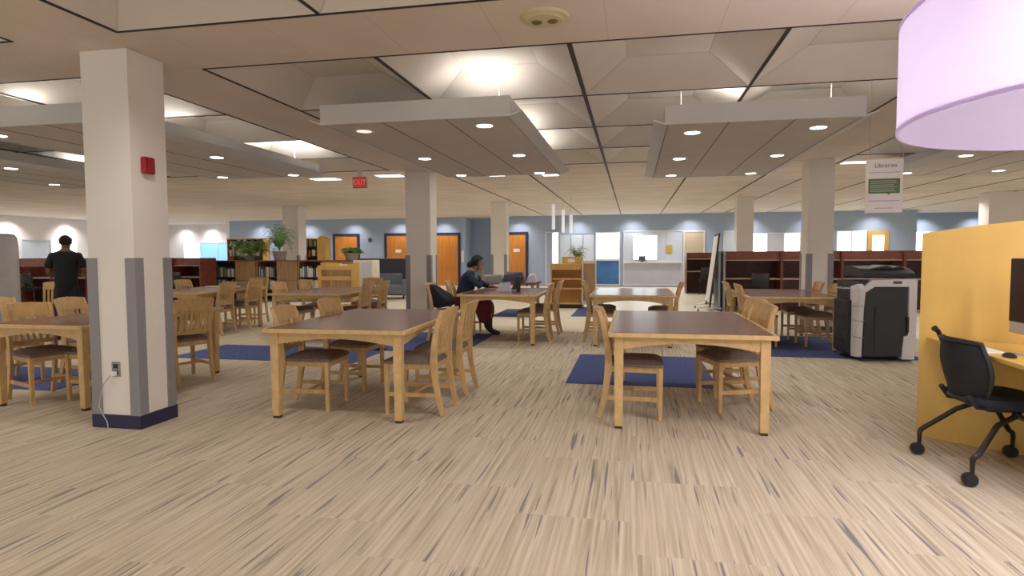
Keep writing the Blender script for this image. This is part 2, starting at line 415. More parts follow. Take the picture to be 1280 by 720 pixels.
# glazed office : frosted below, clear above with the daylight beyond
window(-.38, 1.92, .05, 1.02, panes=1, m='frost')
window(-.38, 1.92, 1.02, 2.26, panes=4, cols=['glass', 'glass', 'glass', 'glass'])
window(-.02, .98, 1.06, 2.10, y=YW-.03, panes=2, m='day')
window(4.5, 6.3, 1.0, 2.12, panes=3, cols=['day', 'frost', 'day'])
window(7.55, 8.62, 1.0, 2.18, panes=2)
window(11.0, 13.0, 1.0, 2.18, y=27.3, panes=2, cols=['day', 'glass'])
# left wall and left rear windows
window(19.9, 22.4, .9, 2.02, panes=2, name_axis='y', X=-23.6, cols=['glass', 'day'])
window(17.2, 18.6, .9, 2.02, panes=2, name_axis='y', X=-23.6, cols=['day_blue', 'day'])
window(-22.6, -18.6, .95, 2.0, y=27.6, panes=4, cols=['day_cyan', 'day_blue', 'day_blue', 'day_blue'])

# ------------------------------------------------------------------ columns
def column(x0, x1, y0, y1, label, guards=True):
    t = thing('column', label, 'column', ((x0+x1)/2, (y0+y1)/2, 0), group=None)
    w, d = (x1-x0)/2, (y1-y0)/2
    MB().box(-w, w, -d, d, 0.0, H-.002).build('shaft', M['white_paint'], t)
    if guards:
        g = .088; k = .010
        for sx in (-1, 1):
            for sy in (-1, 1):
                X = sx*(w+k); Y = sy*(d+k)
                p = [(X, Y), (X-sx*g, Y), (X-sx*g, Y-sy*k), (X-sx*k, Y-sy*k), (X-sx*k, Y-sy*g), (X, Y-sy*g)]
                MB().prism(p, .10, 1.33).build('corner_guard', M['guard'], t)
    b = .014
    MB().box(-w-b, w+b, -d-b, -d, 0, .105).box(-w-b, w+b, d, d+b, 0, .105).box(-w-b, -w, -d, d, 0, .105).box(w, w+b, -d, d, 0, .105).build('baseboard', M['navy_base'], t)
    return t
column(-4.16, -3.745, 4.045, 4.41, 'white square column in the left foreground with outlet and red alarm box')
column(-4.24, -3.75, 11.07, 11.45, 'white column behind the armchair partition, left of the seated person')
column(2.88, 3.28, 11.07, 11.5, 'white column behind the right-hand table, left of the copier')
column(-4.22, -3.74, 18.12, 18.5, 'far white column between the seated person and the orange door with a sign')
column(2.86, 3.30, 18.12, 18.55, 'far white column rising behind the wooden carrels, right of the rolling whiteboard')
column(-11.15, -10.6, 18.12, 18.6, 'far white column behind the palm on the low bookcases')
column(9.09, 10.2, 18.12, 18.6, 'broad white column rising behind the yellow desk partition')
column(-11.1, -10.65, 11.07, 11.5, 'white column hidden behind the left foreground column')

# ------------------------------------------------------------------ ceiling clouds with downlights
def cloud(x0, x1, y0, y1, label, lights, z=2.6, zt=2.78):
    t = thing('ceiling_cloud', label, 'ceiling panel', ((x0+x1)/2, (y0+y1)/2, z), group='lowered ceiling panels with downlights')
    w, d, h = (x1-x0)/2, (y1-y0)/2, zt-z
    MB().box(-w+.03, w-.03, -d+.03, d-.03, .0, .05).build('panel', M['cloud'], t)
    f = .11; k = .02
    fa = MB()
    for y0, y1 in ((-d, -d+k), (d-k, d)): fa.box(-w, w, y0, y1, -.005, h)
    for a in (-w, w-k): fa.box(a, a+k, -d+k, d-k, -.005, h)
    for s in (-1, 1):       # sloping flange along the long sides
        a, b_ = s*w, s*(w+f)
        MB().hexa([(a, -d, -.005), (b_, -d, .035), (b_, d, .035), (a, d, -.005)], [(a, -d, .01), (b_, -d, .05), (b_, d, .05), (a, d, .01)]).build('flange', M['fascia'], t)
    fa.build('fascia', M['fascia'], t)
    s = MB()
    for q in (-w/3, w/3): s.box(q-.004, q+.004, -d+.03, d-.03, -.003, .002)
    s.build('seam', M['glide'], t)
    for sx in (-.8, .8):
        for sy in (-.8, .8): MB().tube([(sx*w, sy*d, .05), (sx*w, sy*d, H-z+.1)], .006, 6).build('hanger_rod', M['trim_white'], t)
    for (lx, ly, on) in lights:
        r = MB().lathe([(.075, .0), (.098, -.004), (.105, .002), (.075, .004)], (lx-t.location.x, ly-t.location.y, 0), 20, caps=False).build('downlight', M['trim_white'], t)
        MB().lathe([(.002, -.002), (.076, -.002), (.076, .002), (.002, .002)], (lx-t.location.x, ly-t.location.y, 0), 20).build('lens', M['bulb' if on else 'bulb_dim'], r)
    return t
DL = []
def six(xa, xb, ys_, off=()):
    out = []
    for i, x in enumerate((xa, xb)):
        for j, y in enumerate(ys_):
            on = (i, j) not in off; out.append((x, y, on))
            if on: DL.append((x, y, 2.58))
    return out
cloud(-2.96, -1.10, 5.50, 9.65, 'lowered ceiling panel left of centre over the table in front of the near-left column', six(-2.69, -1.43, (5.9, 7.75, 9.6-.1), {(0, 0)}))
cloud(.30, 2.09, 6.20, 10.5, 'lowered ceiling panel right of the long black ceiling seam', six(.60, 1.82, (6.7, 8.5, 10.3)))
cloud(-6.75, -4.9, 4.92, 9.05, 'lowered ceiling panel running behind the left foreground column', six(-6.5, -5.25, (5.3, 7.06, 8.87)))
cloud(-10.3, -8.4, 5.1, 9.7, 'lowered ceiling panel at the far left edge of the room', six(-10.0, -8.75, (5.5, 7.3, 9.1)))
cloud(4.0, 5.85, 7.0, 11.2, 'lowered ceiling panel on the right, beyond the lilac drum lamp', six(4.25, 5.55, (7.3, 9.05, 10.84)))
cloud(7.2, 9.05, 7.2, 11.4, 'lowered ceiling panel at the far right edge of the room', six(7.5, 8.8, (7.5, 9.3, 11.1)))

# lamps in the rows of flat ceiling tiles
def spot(x, y, z, e, size=1.9, blend=.8, col=(1, .935, .865), rx=0):
    l = bpy.data.lights.new('downlight_beam', 'SPOT'); l.energy = e; l.spot_size = size; l.spot_blend = blend; l.color = col; l.shadow_soft_size = .07
    o = bpy.data.objects.new('downlight_beam', l); COL.objects.link(o); o.location = (x, y, z); o.rotation_euler.x = rx; return o
def area(name, x, y, z, sx, sy, e, rot=(0, 0, 0), col=(1, .94, .86)):
    l = bpy.data.lights.new(name, 'AREA'); l.shape = 'RECTANGLE'; l.size = sx; l.size_y = sy; l.energy = e; l.color = col
    o = bpy.data.objects.new(name, l); COL.objects.link(o); o.location = (x, y, z); o.rotation_euler = rot; return o
for (x, y, z) in DL: spot(x, y, z, 34)
# uplights lying on top of the clouds, washing the coffers
def uplight(x, y, e, label, z=2.72, L=.5):
    t = thing('uplight', label, 'lamp', (x, y, z), group='strip uplights lying on the lowered ceiling panels')
    MB().box(-L/2, L/2, -.05, .05, -.068, 0).build('housing', M['trim_white'], t)
    MB().tube([(-L/2+.03, 0, .018), (L/2-.03, 0, .018)], .014, 8).build('lamp_tube', M['troffer'], t)
    area('uplight_glow', x, y, z+.04, L, .06, e, (math.pi, 0, 0))
UL = [(-1.35, 5.72, 6.5), (-1.45, 7.5, 5), (-1.45, 8.9, 6), (.70, 6.45, 7), (.62, 8.0, 6), (.62, 9.6, 6), (1.7, 6.5, 6), (-5.16, 6.3, 15), (-5.16, 8.6, 20), (-6.2, 5.15, 16), (-8.8, 6.0, 7), (-8.8, 8.6, 7), (4.5, 7.5, 6), (4.5, 9.8, 6), (7.7, 8, 6)]
for i, (x, y, e) in enumerate(UL):
    uplight(x, y, e*.5, 'strip uplight lying on top of a lowered ceiling panel, washing the coffers above')

def troffer(x, y, w, d, label, rz=0, e=8):
    t = thing('ceiling_light', label, 'ceiling light', (x, y, H), rz, 'flush square lights in the far flat ceiling')
    MB().box(-w/2-.02, w/2+.02, -d/2-.02, d/2+.02, -.012, .0).build('frame', M['trim_white'], t)
    MB().box(-w/2, w/2, -d/2, d/2, -.02, -.012).build('lens', M['troffer'], t)
    area('ceiling_light_glow', x, y, H-.03, w, d, e)
troffer(-4.72, 11.5, .5, .3, 'flush light right of the red exit sign')
troffer(-6.2, 11.7, .55, .3, 'flush light left of the red exit sign')
troffer(3.75, 11.6, .4, .22, 'flush light beside the hanging paper sign')
troffer(5.1, 13.4, .6, .3, 'flush light seen just behind the hanging paper sign')
troffer(-2.65, 11.9, .3, .2, 'small flush light behind the left of centre ceiling panel')
troffer(-1.6, 12.1, .3, .2, 'small flush light left of the long black ceiling seam')

# ================================================================== FURNITURE
TW, TL = 1.23, 1.88
def make_table():
    t = thing('reading_table', '', 'table')
    w, l = TW/2, TL/2
    def top(z0, z1, r, inset=0):
        a, b = w-inset, l-inset
        p = [(-a+r, -b), (a-r, -b), (a, -b+r), (a, b-r), (a-r, b), (-a+r, b), (-a, b-r), (-a, -b+r)]
        return MB().prism(p, z0, z1)
    top(.715, .748, .012).build('tabletop', M['oak'], t, bevel=.004)
    tt = t.children[0] if t.children else None
    ob = top(.7481, .7505, .01, .035).build('laminate_inlay', M['laminate'], t)
    for s in (-1, 1):      # arched aprons
        n = 12; L = w-.10
        lo = [(-L+2*L*k/n, .615+.055*math.sin(math.pi*k/n)) for k in range(n+1)]
        MB().prism_y([(-L, .715)]+lo+[(L, .715)], s*(l-.075)-.012, s*(l-.075)+.012).build('apron', M['oak'], t)
        L = l-.10
        lo = [(-L+2*L*k/n, .615+.06*math.sin(math.pi*k/n)) for k in range(n+1)]
        MB().prism_x([(-L, .715)]+lo+[(L, .715)], s*(w-.075)-.012, s*(w-.075)+.012).build('apron', M['oak'], t)
        for u in (-1, 1):
            cx, cy = s*(w-.085), u*(l-.085); a, b = .036, .031
            lg = MB().hexa([(cx-b, cy-b, .02), (cx+b, cy-b, .02), (cx+b, cy+b, .02), (cx-b, cy+b, .02)], [(cx-a, cy-a, .715), (cx+a, cy-a, .715), (cx+a, cy+a, .715), (cx-a, cy+a, .715)]).build('leg', M['oak'], t, bevel=.004)
            MB().box(cx-.026, cx+.026, cy-.026, cy+.026, 0, .02).build('foot_glide', M['glide'], lg)
    return t
table0 = make_table(); used_table = [False]
def table(x, y, label, rz=0, sy=1.0):
    o = table0 if not used_table[0] else copy_tree(table0)
    used_table[0] = True
    o.location = (x, y, 0); o.rotation_euler.z = R(rz); o.scale = (1, sy, 1); o['label'] = label; o['group'] = 'oak reading tables'; return o

def make_chair():
    t = thing('library_chair', '', 'chair')
    om = M['oak_chair']
    # seat: padded trapezoid, domed
    n = 9; vs = []; fs = []
    def sx_(u): return -.20+.43*u
    def hw(u): return .195+.04*u
    for i in range(n):
        for j in range(n):
            u, v = i/(n-1), j/(n-1)*2-1
            e = min(1, 4*min(u, 1-u), 2.2*(1-abs(v)))
            z = .455+.045*math.sqrt(max(0, e))*(1-.12*abs(v)) 
            rr = 1-.06*(abs(2*u-1)**6)
            vs.append((sx_(u), hw(u)*v*rr, z))
    for i in range(n-1):
        for j in range(n-1): fs.append((i*n+j, (i+1)*n+j, (i+1)*n+j+1, i*n+j+1))
    b0 = len(vs); rim = [(i, 0) for i in range(n)]+[(n-1, j) for j in range(1, n)]+[(i, n-1) for i in range(n-2, -1, -1)]+[(0, j) for j in range(n-2, 0, -1)]
    for (i, j) in rim: p = vs[i*n+j]; vs.append((p[0], p[1], .432))
    m = len(rim)
    for k in range(m): fs.append((rim[k][0]*n+rim[k][1], rim[(k+1) % m][0]*n+rim[(k+1) % m][1], b0+(k+1) % m, b0+k))
    fs.append(tuple(b0+k for k in range(m)))
    MB().add(vs, fs).build('seat', M['upholstery'], t, smooth=True)
    fr = MB()
    for s in (-1, 1): fr.hexa([(-.20, s*.165-.011, .385), (.21, s*.20-.011, .385), (.21, s*.20+.011, .385), (-.20, s*.165+.011, .385)], [(-.20, s*.165-.011, .432), (.21, s*.20-.011, .432), (.21, s*.20+.011, .432), (-.20, s*.165+.011, .432)])
    fr.box(.195, .215, -.20, .20, .385, .432).box(-.205, -.185, -.17, .17, .385, .432)
    fr.build('seat_rail', om, t)
    for s in (-1, 1):
        y = s*.205; a, b = .019, .015
        MB().hexa([(.205-b, y-b, 0), (.205+b, y-b, 0), (.205+b, y+b, 0), (.205-b, y+b, 0)], [(.205-a, y-a, .432), (.205+a, y-a, .432), (.205+a, y+a, .432), (.205-a, y+a, .432)]).build('leg', om, t, bevel=.003)
        # sabre rear leg running up as back post
        cl = [(-.285, 0, .019), (-.252, .12, .022), (-.228, .25, .025), (-.212, .38, .029), (-.208, .46, .030), (-.214, .58, .026), (-.232, .70, .023), (-.258, .80, .021), (-.288, .885, .018)]
        P = [(x+h, z) for x, z, h in cl]+[(x-h, z) for x, z, h in reversed(cl)]
        y = s*.185
        MB().prism_y(P, y-.016, y+.016).build('leg', om, t, bevel=.003)
        MB().hexa([(-.235, s*.186-.009, .155), (.205, s*.203-.009, .155), (.205, s*.203+.009, .155), (-.235, s*.186+.009, .155)], [(-.23, s*.186-.009, .19), (.205, s*.203-.009, .19), (.205, s*.203+.009, .19), (-.23, s*.186+.009, .19)]).build('stretcher', om, t)
    MB().box(-.015, .005, -.19, .19, .158, .186).build('stretcher', om, t)
    # curved crest rail and lower rail
    def rail(z0, z1, xo0, xo1, th, bow, hw_, arch=0):
        n = 10; vs = []; fs = []
        for k in range(n+1):
            v = -1+2*k/n; y = hw_*v; bx = -bow*(1-v*v); top = z1+arch*(1-v*v)
            vs += [(xo0+bx+th/2, y, z0), (xo1+bx+th/2, y, top), (xo1+bx-th/2, y, top), (xo0+bx-th/2, y, z0)]
        for k in range(n):
            for q in range(4): a = k*4+q; b = k*4+(q+1) % 4; fs.append((a, b, b+4, a+4))
        fs += [(0, 1, 2, 3), (n*4+3, n*4+2, n*4+1, n*4)]
        return MB().add(vs, fs)
    rail(.765, .885, -.248, -.292, .026, .038, .205, .018).build('crest_rail', om, t, smooth=True)
    rail(.51, .55, -.208, -.214, .02, .022, .172).build('lower_back_rail', om, t, smooth=True)
    for k in range(6):
        y = -.130+.052*k; v = y/.17; b0_ = .022*(1-v*v); b1 = .036*(1-v*v)
        mb = MB(); hw2 = .0135
        mb.hexa([(-.219-b0_, y-hw2, .545), (-.204-b0_, y-hw2, .545), (-.204-b0_, y+hw2, .545), (-.219-b0_, y+hw2, .545)],
                [(-.256-b1, y-hw2, .775), (-.241-b1, y-hw2, .775), (-.241-b1, y+hw2, .775), (-.256-b1, y+hw2, .775)])
        mb.build('slat', om, t)
    return t
chair0 = make_chair(); used_chair = [False]
def chair(x, y, rz, label):
    o = chair0 if not used_chair[0] else copy_tree(chair0)
    used_chair[0] = True
    o.location = (x, y, 0); o.rotation_euler.z = R(rz); o['label'] = label; o['group'] = 'oak slat-back chairs around the reading tables'; return o

# tables
table(.43, 5.60, 'large oak reading table nearest the camera on the right, over the blue rug', 0)
table(-2.38, 5.42, 'large oak reading table in the middle foreground, right of the near column', 1.5)
table(-5.13, 5.32, 'oak reading table cut by the left edge of the photo, behind the near column', 0).scale = (.84, 1, 1)
table(-7.45, 9.55, 'oak reading table in the second row at far left, before the dark carrels')
table(-4.98, 9.55, 'oak reading table in the second row, before the yellow book cart')
table(-1.97, 9.72, 'oak reading table where the person in a navy top sits')
table(0.0, 9.80, 'oak reading table in the second row centre, before the glass office')
table(2.17, 9.78, 'oak reading table in the second row right, beside the photocopier')

# chairs : facing +x have rz 0 (on the left side of a table), facing -x have rz 180
chair(.02, 5.20, 0, 'oak slat-back chair on the left side of the nearest right-hand table')
chair(.86, 5.60, 198, 'oak slat-back chair on the right side of the nearest right-hand table, nearer one')
chair(.90, 6.15, 196, 'oak slat-back chair on the right side of the nearest right-hand table, farther one')
chair(-2.78, 4.98, 4, 'nearer oak slat-back chair left of the middle foreground table')
chair(-2.79, 5.80, -2, 'farther oak slat-back chair left of the middle foreground table')
chair(-1.82, 5.02, 178, 'nearer oak slat-back chair right of the middle foreground table')
chair(-1.82, 5.75, 180, 'farther oak slat-back chair right of the middle foreground table')
chair(-5.45, 4.78, -17, 'oak slat-back chair at the left photo edge, its slats facing the camera')
chair(-5.72, 5.62, 8, 'oak slat-back chair beyond the left-edge table, partly behind the near column')
chair(-6.55, 5.35, -15, 'oak slat-back chair showing only its back corner at the far left photo edge')
chair(-4.98, 4.98, 180, 'oak slat-back chair mostly hidden by the left foreground column')
chair(-4.80, 5.80, 155, 'oak slat-back chair seen from behind just right of the left foreground column')
chair(-7.95, 9.2, 0, 'nearer oak chair left of the second-row far left table')
chair(-7.95, 10.0, 0, 'farther oak chair left of the second-row far left table')
chair(-6.98, 9.2, 180, 'nearer oak chair right of the second-row far left table')
chair(-7.0, 10.0, 180, 'farther oak chair right of the second-row far left table')
chair(-7.4, 10.85, -90, 'oak chair at the far end of the second-row far left table')
chair(-5.52, 9.25, 0, 'nearer oak chair left of the table before the yellow book cart')
chair(-5.52, 10.1, 0, 'farther oak chair left of the table before the yellow book cart')
chair(-4.50, 9.3, 180, 'nearer oak chair right of the table before the yellow book cart')
chair(-4.48, 9.95, 186, 'farther oak chair right of the table before the yellow book cart')
chair(-4.95, 10.85, -90, 'oak chair at the far end of the table before the yellow book cart')
chair(-2.84, 9.22, 0, 'oak chair with a black bag hanging on its back')
chair(-2.78, 10.0, 0, 'oak chair the person in the navy top sits on')
chair(-1.52, 9.45, 180, 'nearer oak chair across the table from the person in the navy top')
chair(-1.48, 10.3, 180, 'farther oak chair across the table from the person in the navy top')
chair(-.45, 9.50, 4, 'nearer oak chair left of the centre second-row table')
chair(-.50, 10.3, 0, 'farther oak chair left of the centre second-row table')
chair(.48, 10.15, 178, 'oak chair right of the centre second-row table, before the glass office')
chair(1.80, 9.45, 2, 'nearer oak chair left of the table beside the photocopier')
chair(1.74, 10.2, 0, 'farther oak chair left of the table beside the photocopier')
chair(2.62, 9.55, 185, 'nearer oak chair right of the table beside the photocopier')
chair(2.58, 10.3, 180, 'farther oak chair right of the table beside the photocopier')

chair(-9.70, 8.75, -50, 'oak slat-back chair standing apart just left of the standing person')

# rugs
def rug(x0, x1, y0, y1, label):
    tag(MB().box(x0, x1, y0, y1, 0, .006).build('carpet_mat', M['blue_rug']), label, 'rug', 'blue carpet rectangles set in the floor')
rug(-.68, .85, 6.3, 8.15, 'blue carpet rectangle under and behind the nearest right-hand table')
rug(1.72, 3.6, 8.4, 10.5, 'blue carpet rectangle under the table beside the photocopier')
rug(-4.2, -2.27, 8.0, 10.0, 'blue carpet rectangle left of the seated person table leg')
rug(-6.0, -3.4, 7.0, 8.15, 'blue carpet rectangle behind the left of the middle foreground table')
rug(-7.6, -5.7, 5.05, 6.1, 'blue carpet rectangle under the chairs at the left photo edge')
rug(-1.3, -.45, 13.1, 15.2, 'small blue carpet rectangle at the foot of the display shelf')
rug(-3.0, -2.0, 12.8, 14.6, 'blue carpet rectangle behind the seated person table')

# ------------------------------------------------------------------ fittings near the camera
t = thing('alarm_box', 'red fire alarm box high on the side of the left foreground column', 'fire alarm', (-3.745, 4.19, 2.05))
MB().box(0, .045, -.055, .055, -.065, .065).build('housing', M['red'], t, bevel=.012)
MB().box(.045, .055, -.03, .03, -.03, .045).build('strobe_lens', M['red'], t, bevel=.004)
t = thing('wall_outlet', 'steel power outlet with a plug on the left foreground column', 'outlet', (-3.945, 4.045, .465))
MB().box(-.036, .036, -.008, 0, -.058, .058).build('cover_plate', M['steel'], t)
MB().box(-.018, .018, -.012, -.008, .008, .042).box(-.018, .018, -.012, -.008, -.042, -.008).build('socket', M['black'], t)
t = thing('power_cable', 'thin grey cable running from the outlet down to the floor', 'cable', (-3.945, 4.03, .44))
MB().tube([(0, 0, 0), (-.03, -.015, -.02), (-.09, -.02, -.09), (-.125, -.02, -.2), (-.135, -.025, -.27), (-.09, -.035, -.33), (-.05, -.04, -.38), (-.04, -.045, -.433)], .004, 6).build('cord', M['cable'], t, smooth=True)
MB().box(-.016, .016, -.03, 0, -.02, .012).build('plug', M['paper'], t)
t = thing('emergency_lamp', 'round cream ceiling fitting with two dark lamp holes above the camera', 'ceiling fitting', (-.58, 4.09, H))
MB().lathe([(.16, 0), (.155, -.018), (.125, -.024), (.118, -.032), (.02, -.036), (.001, -.036)], (0, 0, 0), 32, caps=False).build('cover', M['beige_plastic'], t, smooth=True)
for s in (-1, 1): MB().lathe([(.038, -.033), (.03, -.041), (.004, -.041)], (s*.052, 0, 0), 16).build('lamp_hole', M['hole'], t)
# exit sign
t = thing('exit_sign', 'red lit exit sign hanging from the ceiling left of the second column', 'exit sign', (-4.93, 10.6, 2.57))
MB().box(-.135, .135, -.03, .03, 0, .20).build('housing', M['exit_face'], t)
MB().box(-.12, .12, -.034, -.03, .02, .18).build('lit_panel', M['exit_red'], t)
MB().box(-.04, .04, -.02, .02, .20, H-2.57).build('mount', M['trim_white'], t)
def text(body, size, m, parent, loc, rot=(math.pi/2, 0, 0), ext=.001, name='lettering', align='CENTER'):
    cu = bpy.data.curves.new('t', 'FONT'); cu.body = body; cu.size = size; cu.extrude = ext; cu.align_x = align; cu.align_y = 'CENTER'
    o = bpy.data.objects.new('t', cu); COL.objects.link(o); bpy.context.view_layer.update()
    me = bpy.data.meshes.new_from_object(o.evaluated_get(bpy.context.evaluated_depsgraph_get()))
    bpy.data.objects.remove(o); me.materials.clear(); me.materials.append(m)
    q = bpy.data.objects.new(name, me); COL.objects.link(q); q.parent = parent; q.location = loc; q.rotation_euler = rot; return q
text('EXIT', .13, M['paper'], t, (0, -.0355, .10))
# hanging paper sign
t = thing('hanging_sign', 'white paper sign with a green speech bubble hanging by the ceiling at right', 'sign', (2.18, 6.0, 1.70), R(-3))
MB().box(-.148, .148, -.003, .003, 0, .47).build('sheet', M['paper'], t)
MB().tube([(-.12, 0, .47), (-.12, 0, H-1.70)], .0015, 5).tube([(.12, 0, .47), (.12, 0, H-1.70)], .0015, 5).build('string', M['cable'], t)
text('Libraries', .052, M['ink'], t, (.01, -.004, .415), ext=.0005)
b = MB().prism_y([(-.125, .17), (.02, .17), (.045, .155), (.05, .17), (.125, .17), (.125, .30), (-.125, .30)], -.0045, -.003).build('speech_bubble', M['green_print'], t)
for z in (.28, .262, .244, .226, .208, .19): MB().box(-.11, .11-random.random()*.05, -.0055, -.0045, z-.004, z+.003).build('text_line', M['grey_ink'], b)
for z, w in ((.355, .125), (.105, .125), (.04, .075)): MB().box(-w, w, -.0045, -.003, z-.003, z+.003).build('text_line', M['grey_ink'], t)

# drum lamp
LX, LY, LR = 2.10, 2.86, .955
t = thing('drum_pendant', 'huge glowing lilac fabric drum lamp at the upper right', 'pendant lamp', (LX, LY, 1.90))
n = 72
MB().lathe([(LR, 0), (LR, .47), (LR-.008, .47), (LR-.008, 0), (LR, 0)], (0, 0, 0), n, caps=False).build('shade', [M['shade']], t, smooth=True)
MB().lathe([(LR+.003, -.004), (LR+.003, .012), (LR-.011, .012), (LR-.011, -.004), (LR+.003, -.004)], (0, 0, 0), n, caps=False).lathe([(LR+.003, .458), (LR+.003, .474), (LR-.011, .474), (LR-.011, .458), (LR+.003, .458)], (0, 0, 0), n, caps=False).build('rim', M['shade'], t, smooth=True)
mb = MB()
for k in range(3):
    a = 2*math.pi*k/3+.4; mb.tube([(0, 0, .46), (LR*.99*math.cos(a), LR*.99*math.sin(a), .46)], .006, 6)
mb.tube([(0, 0, .25), (0, 0, H-1.90)], .012, 8); mb.build('frame', M['chrome'], t)
BULBS = [(-.40, -.48), (-.08, -.62), (.30, -.30), (.25, .30)]
for (x, y) in BULBS:
    MB().tube([(x, y, .46), (x, y, .34)], .02, 8).lathe([(.01, .34), (.045, .30), (.06, .25), (.045, .20), (.01, .185)], (x, y, 0), 12).build('bulb', M['bulb'], t, smooth=True)
    l = bpy.data.lights.new('drum_bulb', 'POINT'); l.energy = 30; l.color = (.95, .92, 1.0); l.shadow_soft_size = .08
    o = bpy.data.objects.new('drum_bulb', l); COL.objects.link(o); o.location = (LX+x, LY+y, 2.05)

# ------------------------------------------------------------------ yellow workstation at right
P0 = Vector((2.05, 4.92, 0)); dv = Vector((.51, -.36, 0)).normalized(); nv = Vector((-dv.y, dv.x, 0))
ang = math.atan2(dv.y, dv.x)
t = thing('workstation', 'yellow maple computer workstation with tall privacy partition at right edge', 'desk', (P0.x, P0.y, 0), ang)
n = 14; Lp = 1.55
topline = [(Lp*k/n, 1.485+.09*math.sin(math.pi*min(1, k/n*1.5)*.5)) for k in range(n+1)]
MB().prism_y([(0, .0), (Lp, .0)]+[(x, z) for x, z in reversed(topline)], 0, .035).build('privacy_panel', M['yellow_wood'], t, bevel=.003)
# desktop: front edge runs straight toward the camera side
def loc2(x, y):  # world -> local
    d = Vector((x, y, 0))-P0; return (d.dot(dv), d.dot(nv))
dp = [loc2(*p) for p in ((2.075, 4.868), (3.27, 4.02), (3.27, 2.6), (2.60, 2.6), (2.06, 3.72))]
MB().prism(dp, .712, .742).build('desktop', M['yellow_wood'], t, bevel=.006)
MB().prism([loc2(*p) for p in ((3.29, 4.04), (3.325, 4.04), (3.325, 2.6), (3.29, 2.6))], 0, 1.5).build('privacy_panel', M['yellow_wood'], t)
MB().prism([loc2(*p) for p in ((3.0, 2.62), (3.27, 2.62), (3.27, 2.65), (3.0, 2.65))], 0, .712).build('support_panel', M['yellow_wood'], t)
# papers, mouse, monitor on it
tag(MB().prism([(2.10, 4.62), (2.20, 4.56), (2.20, 4.14), (2.09, 4.12)], .7425, .7465).build('paper_sheet', M['paper']), 'white paper sheet lying on the yellow desktop before the monitor', 'paper')
o = MB().lathe([(.004, 0), (.028, .002), (.03, .012), (.02, .024), (.003, .029)], (0, 0, 0), 16).build('computer_mouse', M['black'], smooth=True, loc=(2.13, 3.98, .742)); o.scale = (1, 1.6, 1)
tag(o, 'black computer mouse at the edge of the yellow desktop', 'mouse')
t = thing('computer_monitor', 'black screened monitor with silver chin on the yellow desk, cut by the photo edge', 'monitor', (2.29, 4.055, .742), R(-92))
# local +y is away from the viewer; screen faces -y
MB().box(-.26, .26, 0, .02, .11, .57).build('casing', M['silver'], t, bevel=.004)
MB().box(-.255, .255, -.004, 0, .18, .565).build('screen', M['screen'], t)
MB().prism_x([(.02, .25), (.05, .25), (.10, .01), (-.06, .01), (-.06, 0), (.13, 0), (.13, .01), (.09, .10)], -.09, .09).build('stand', M['silver'], t)

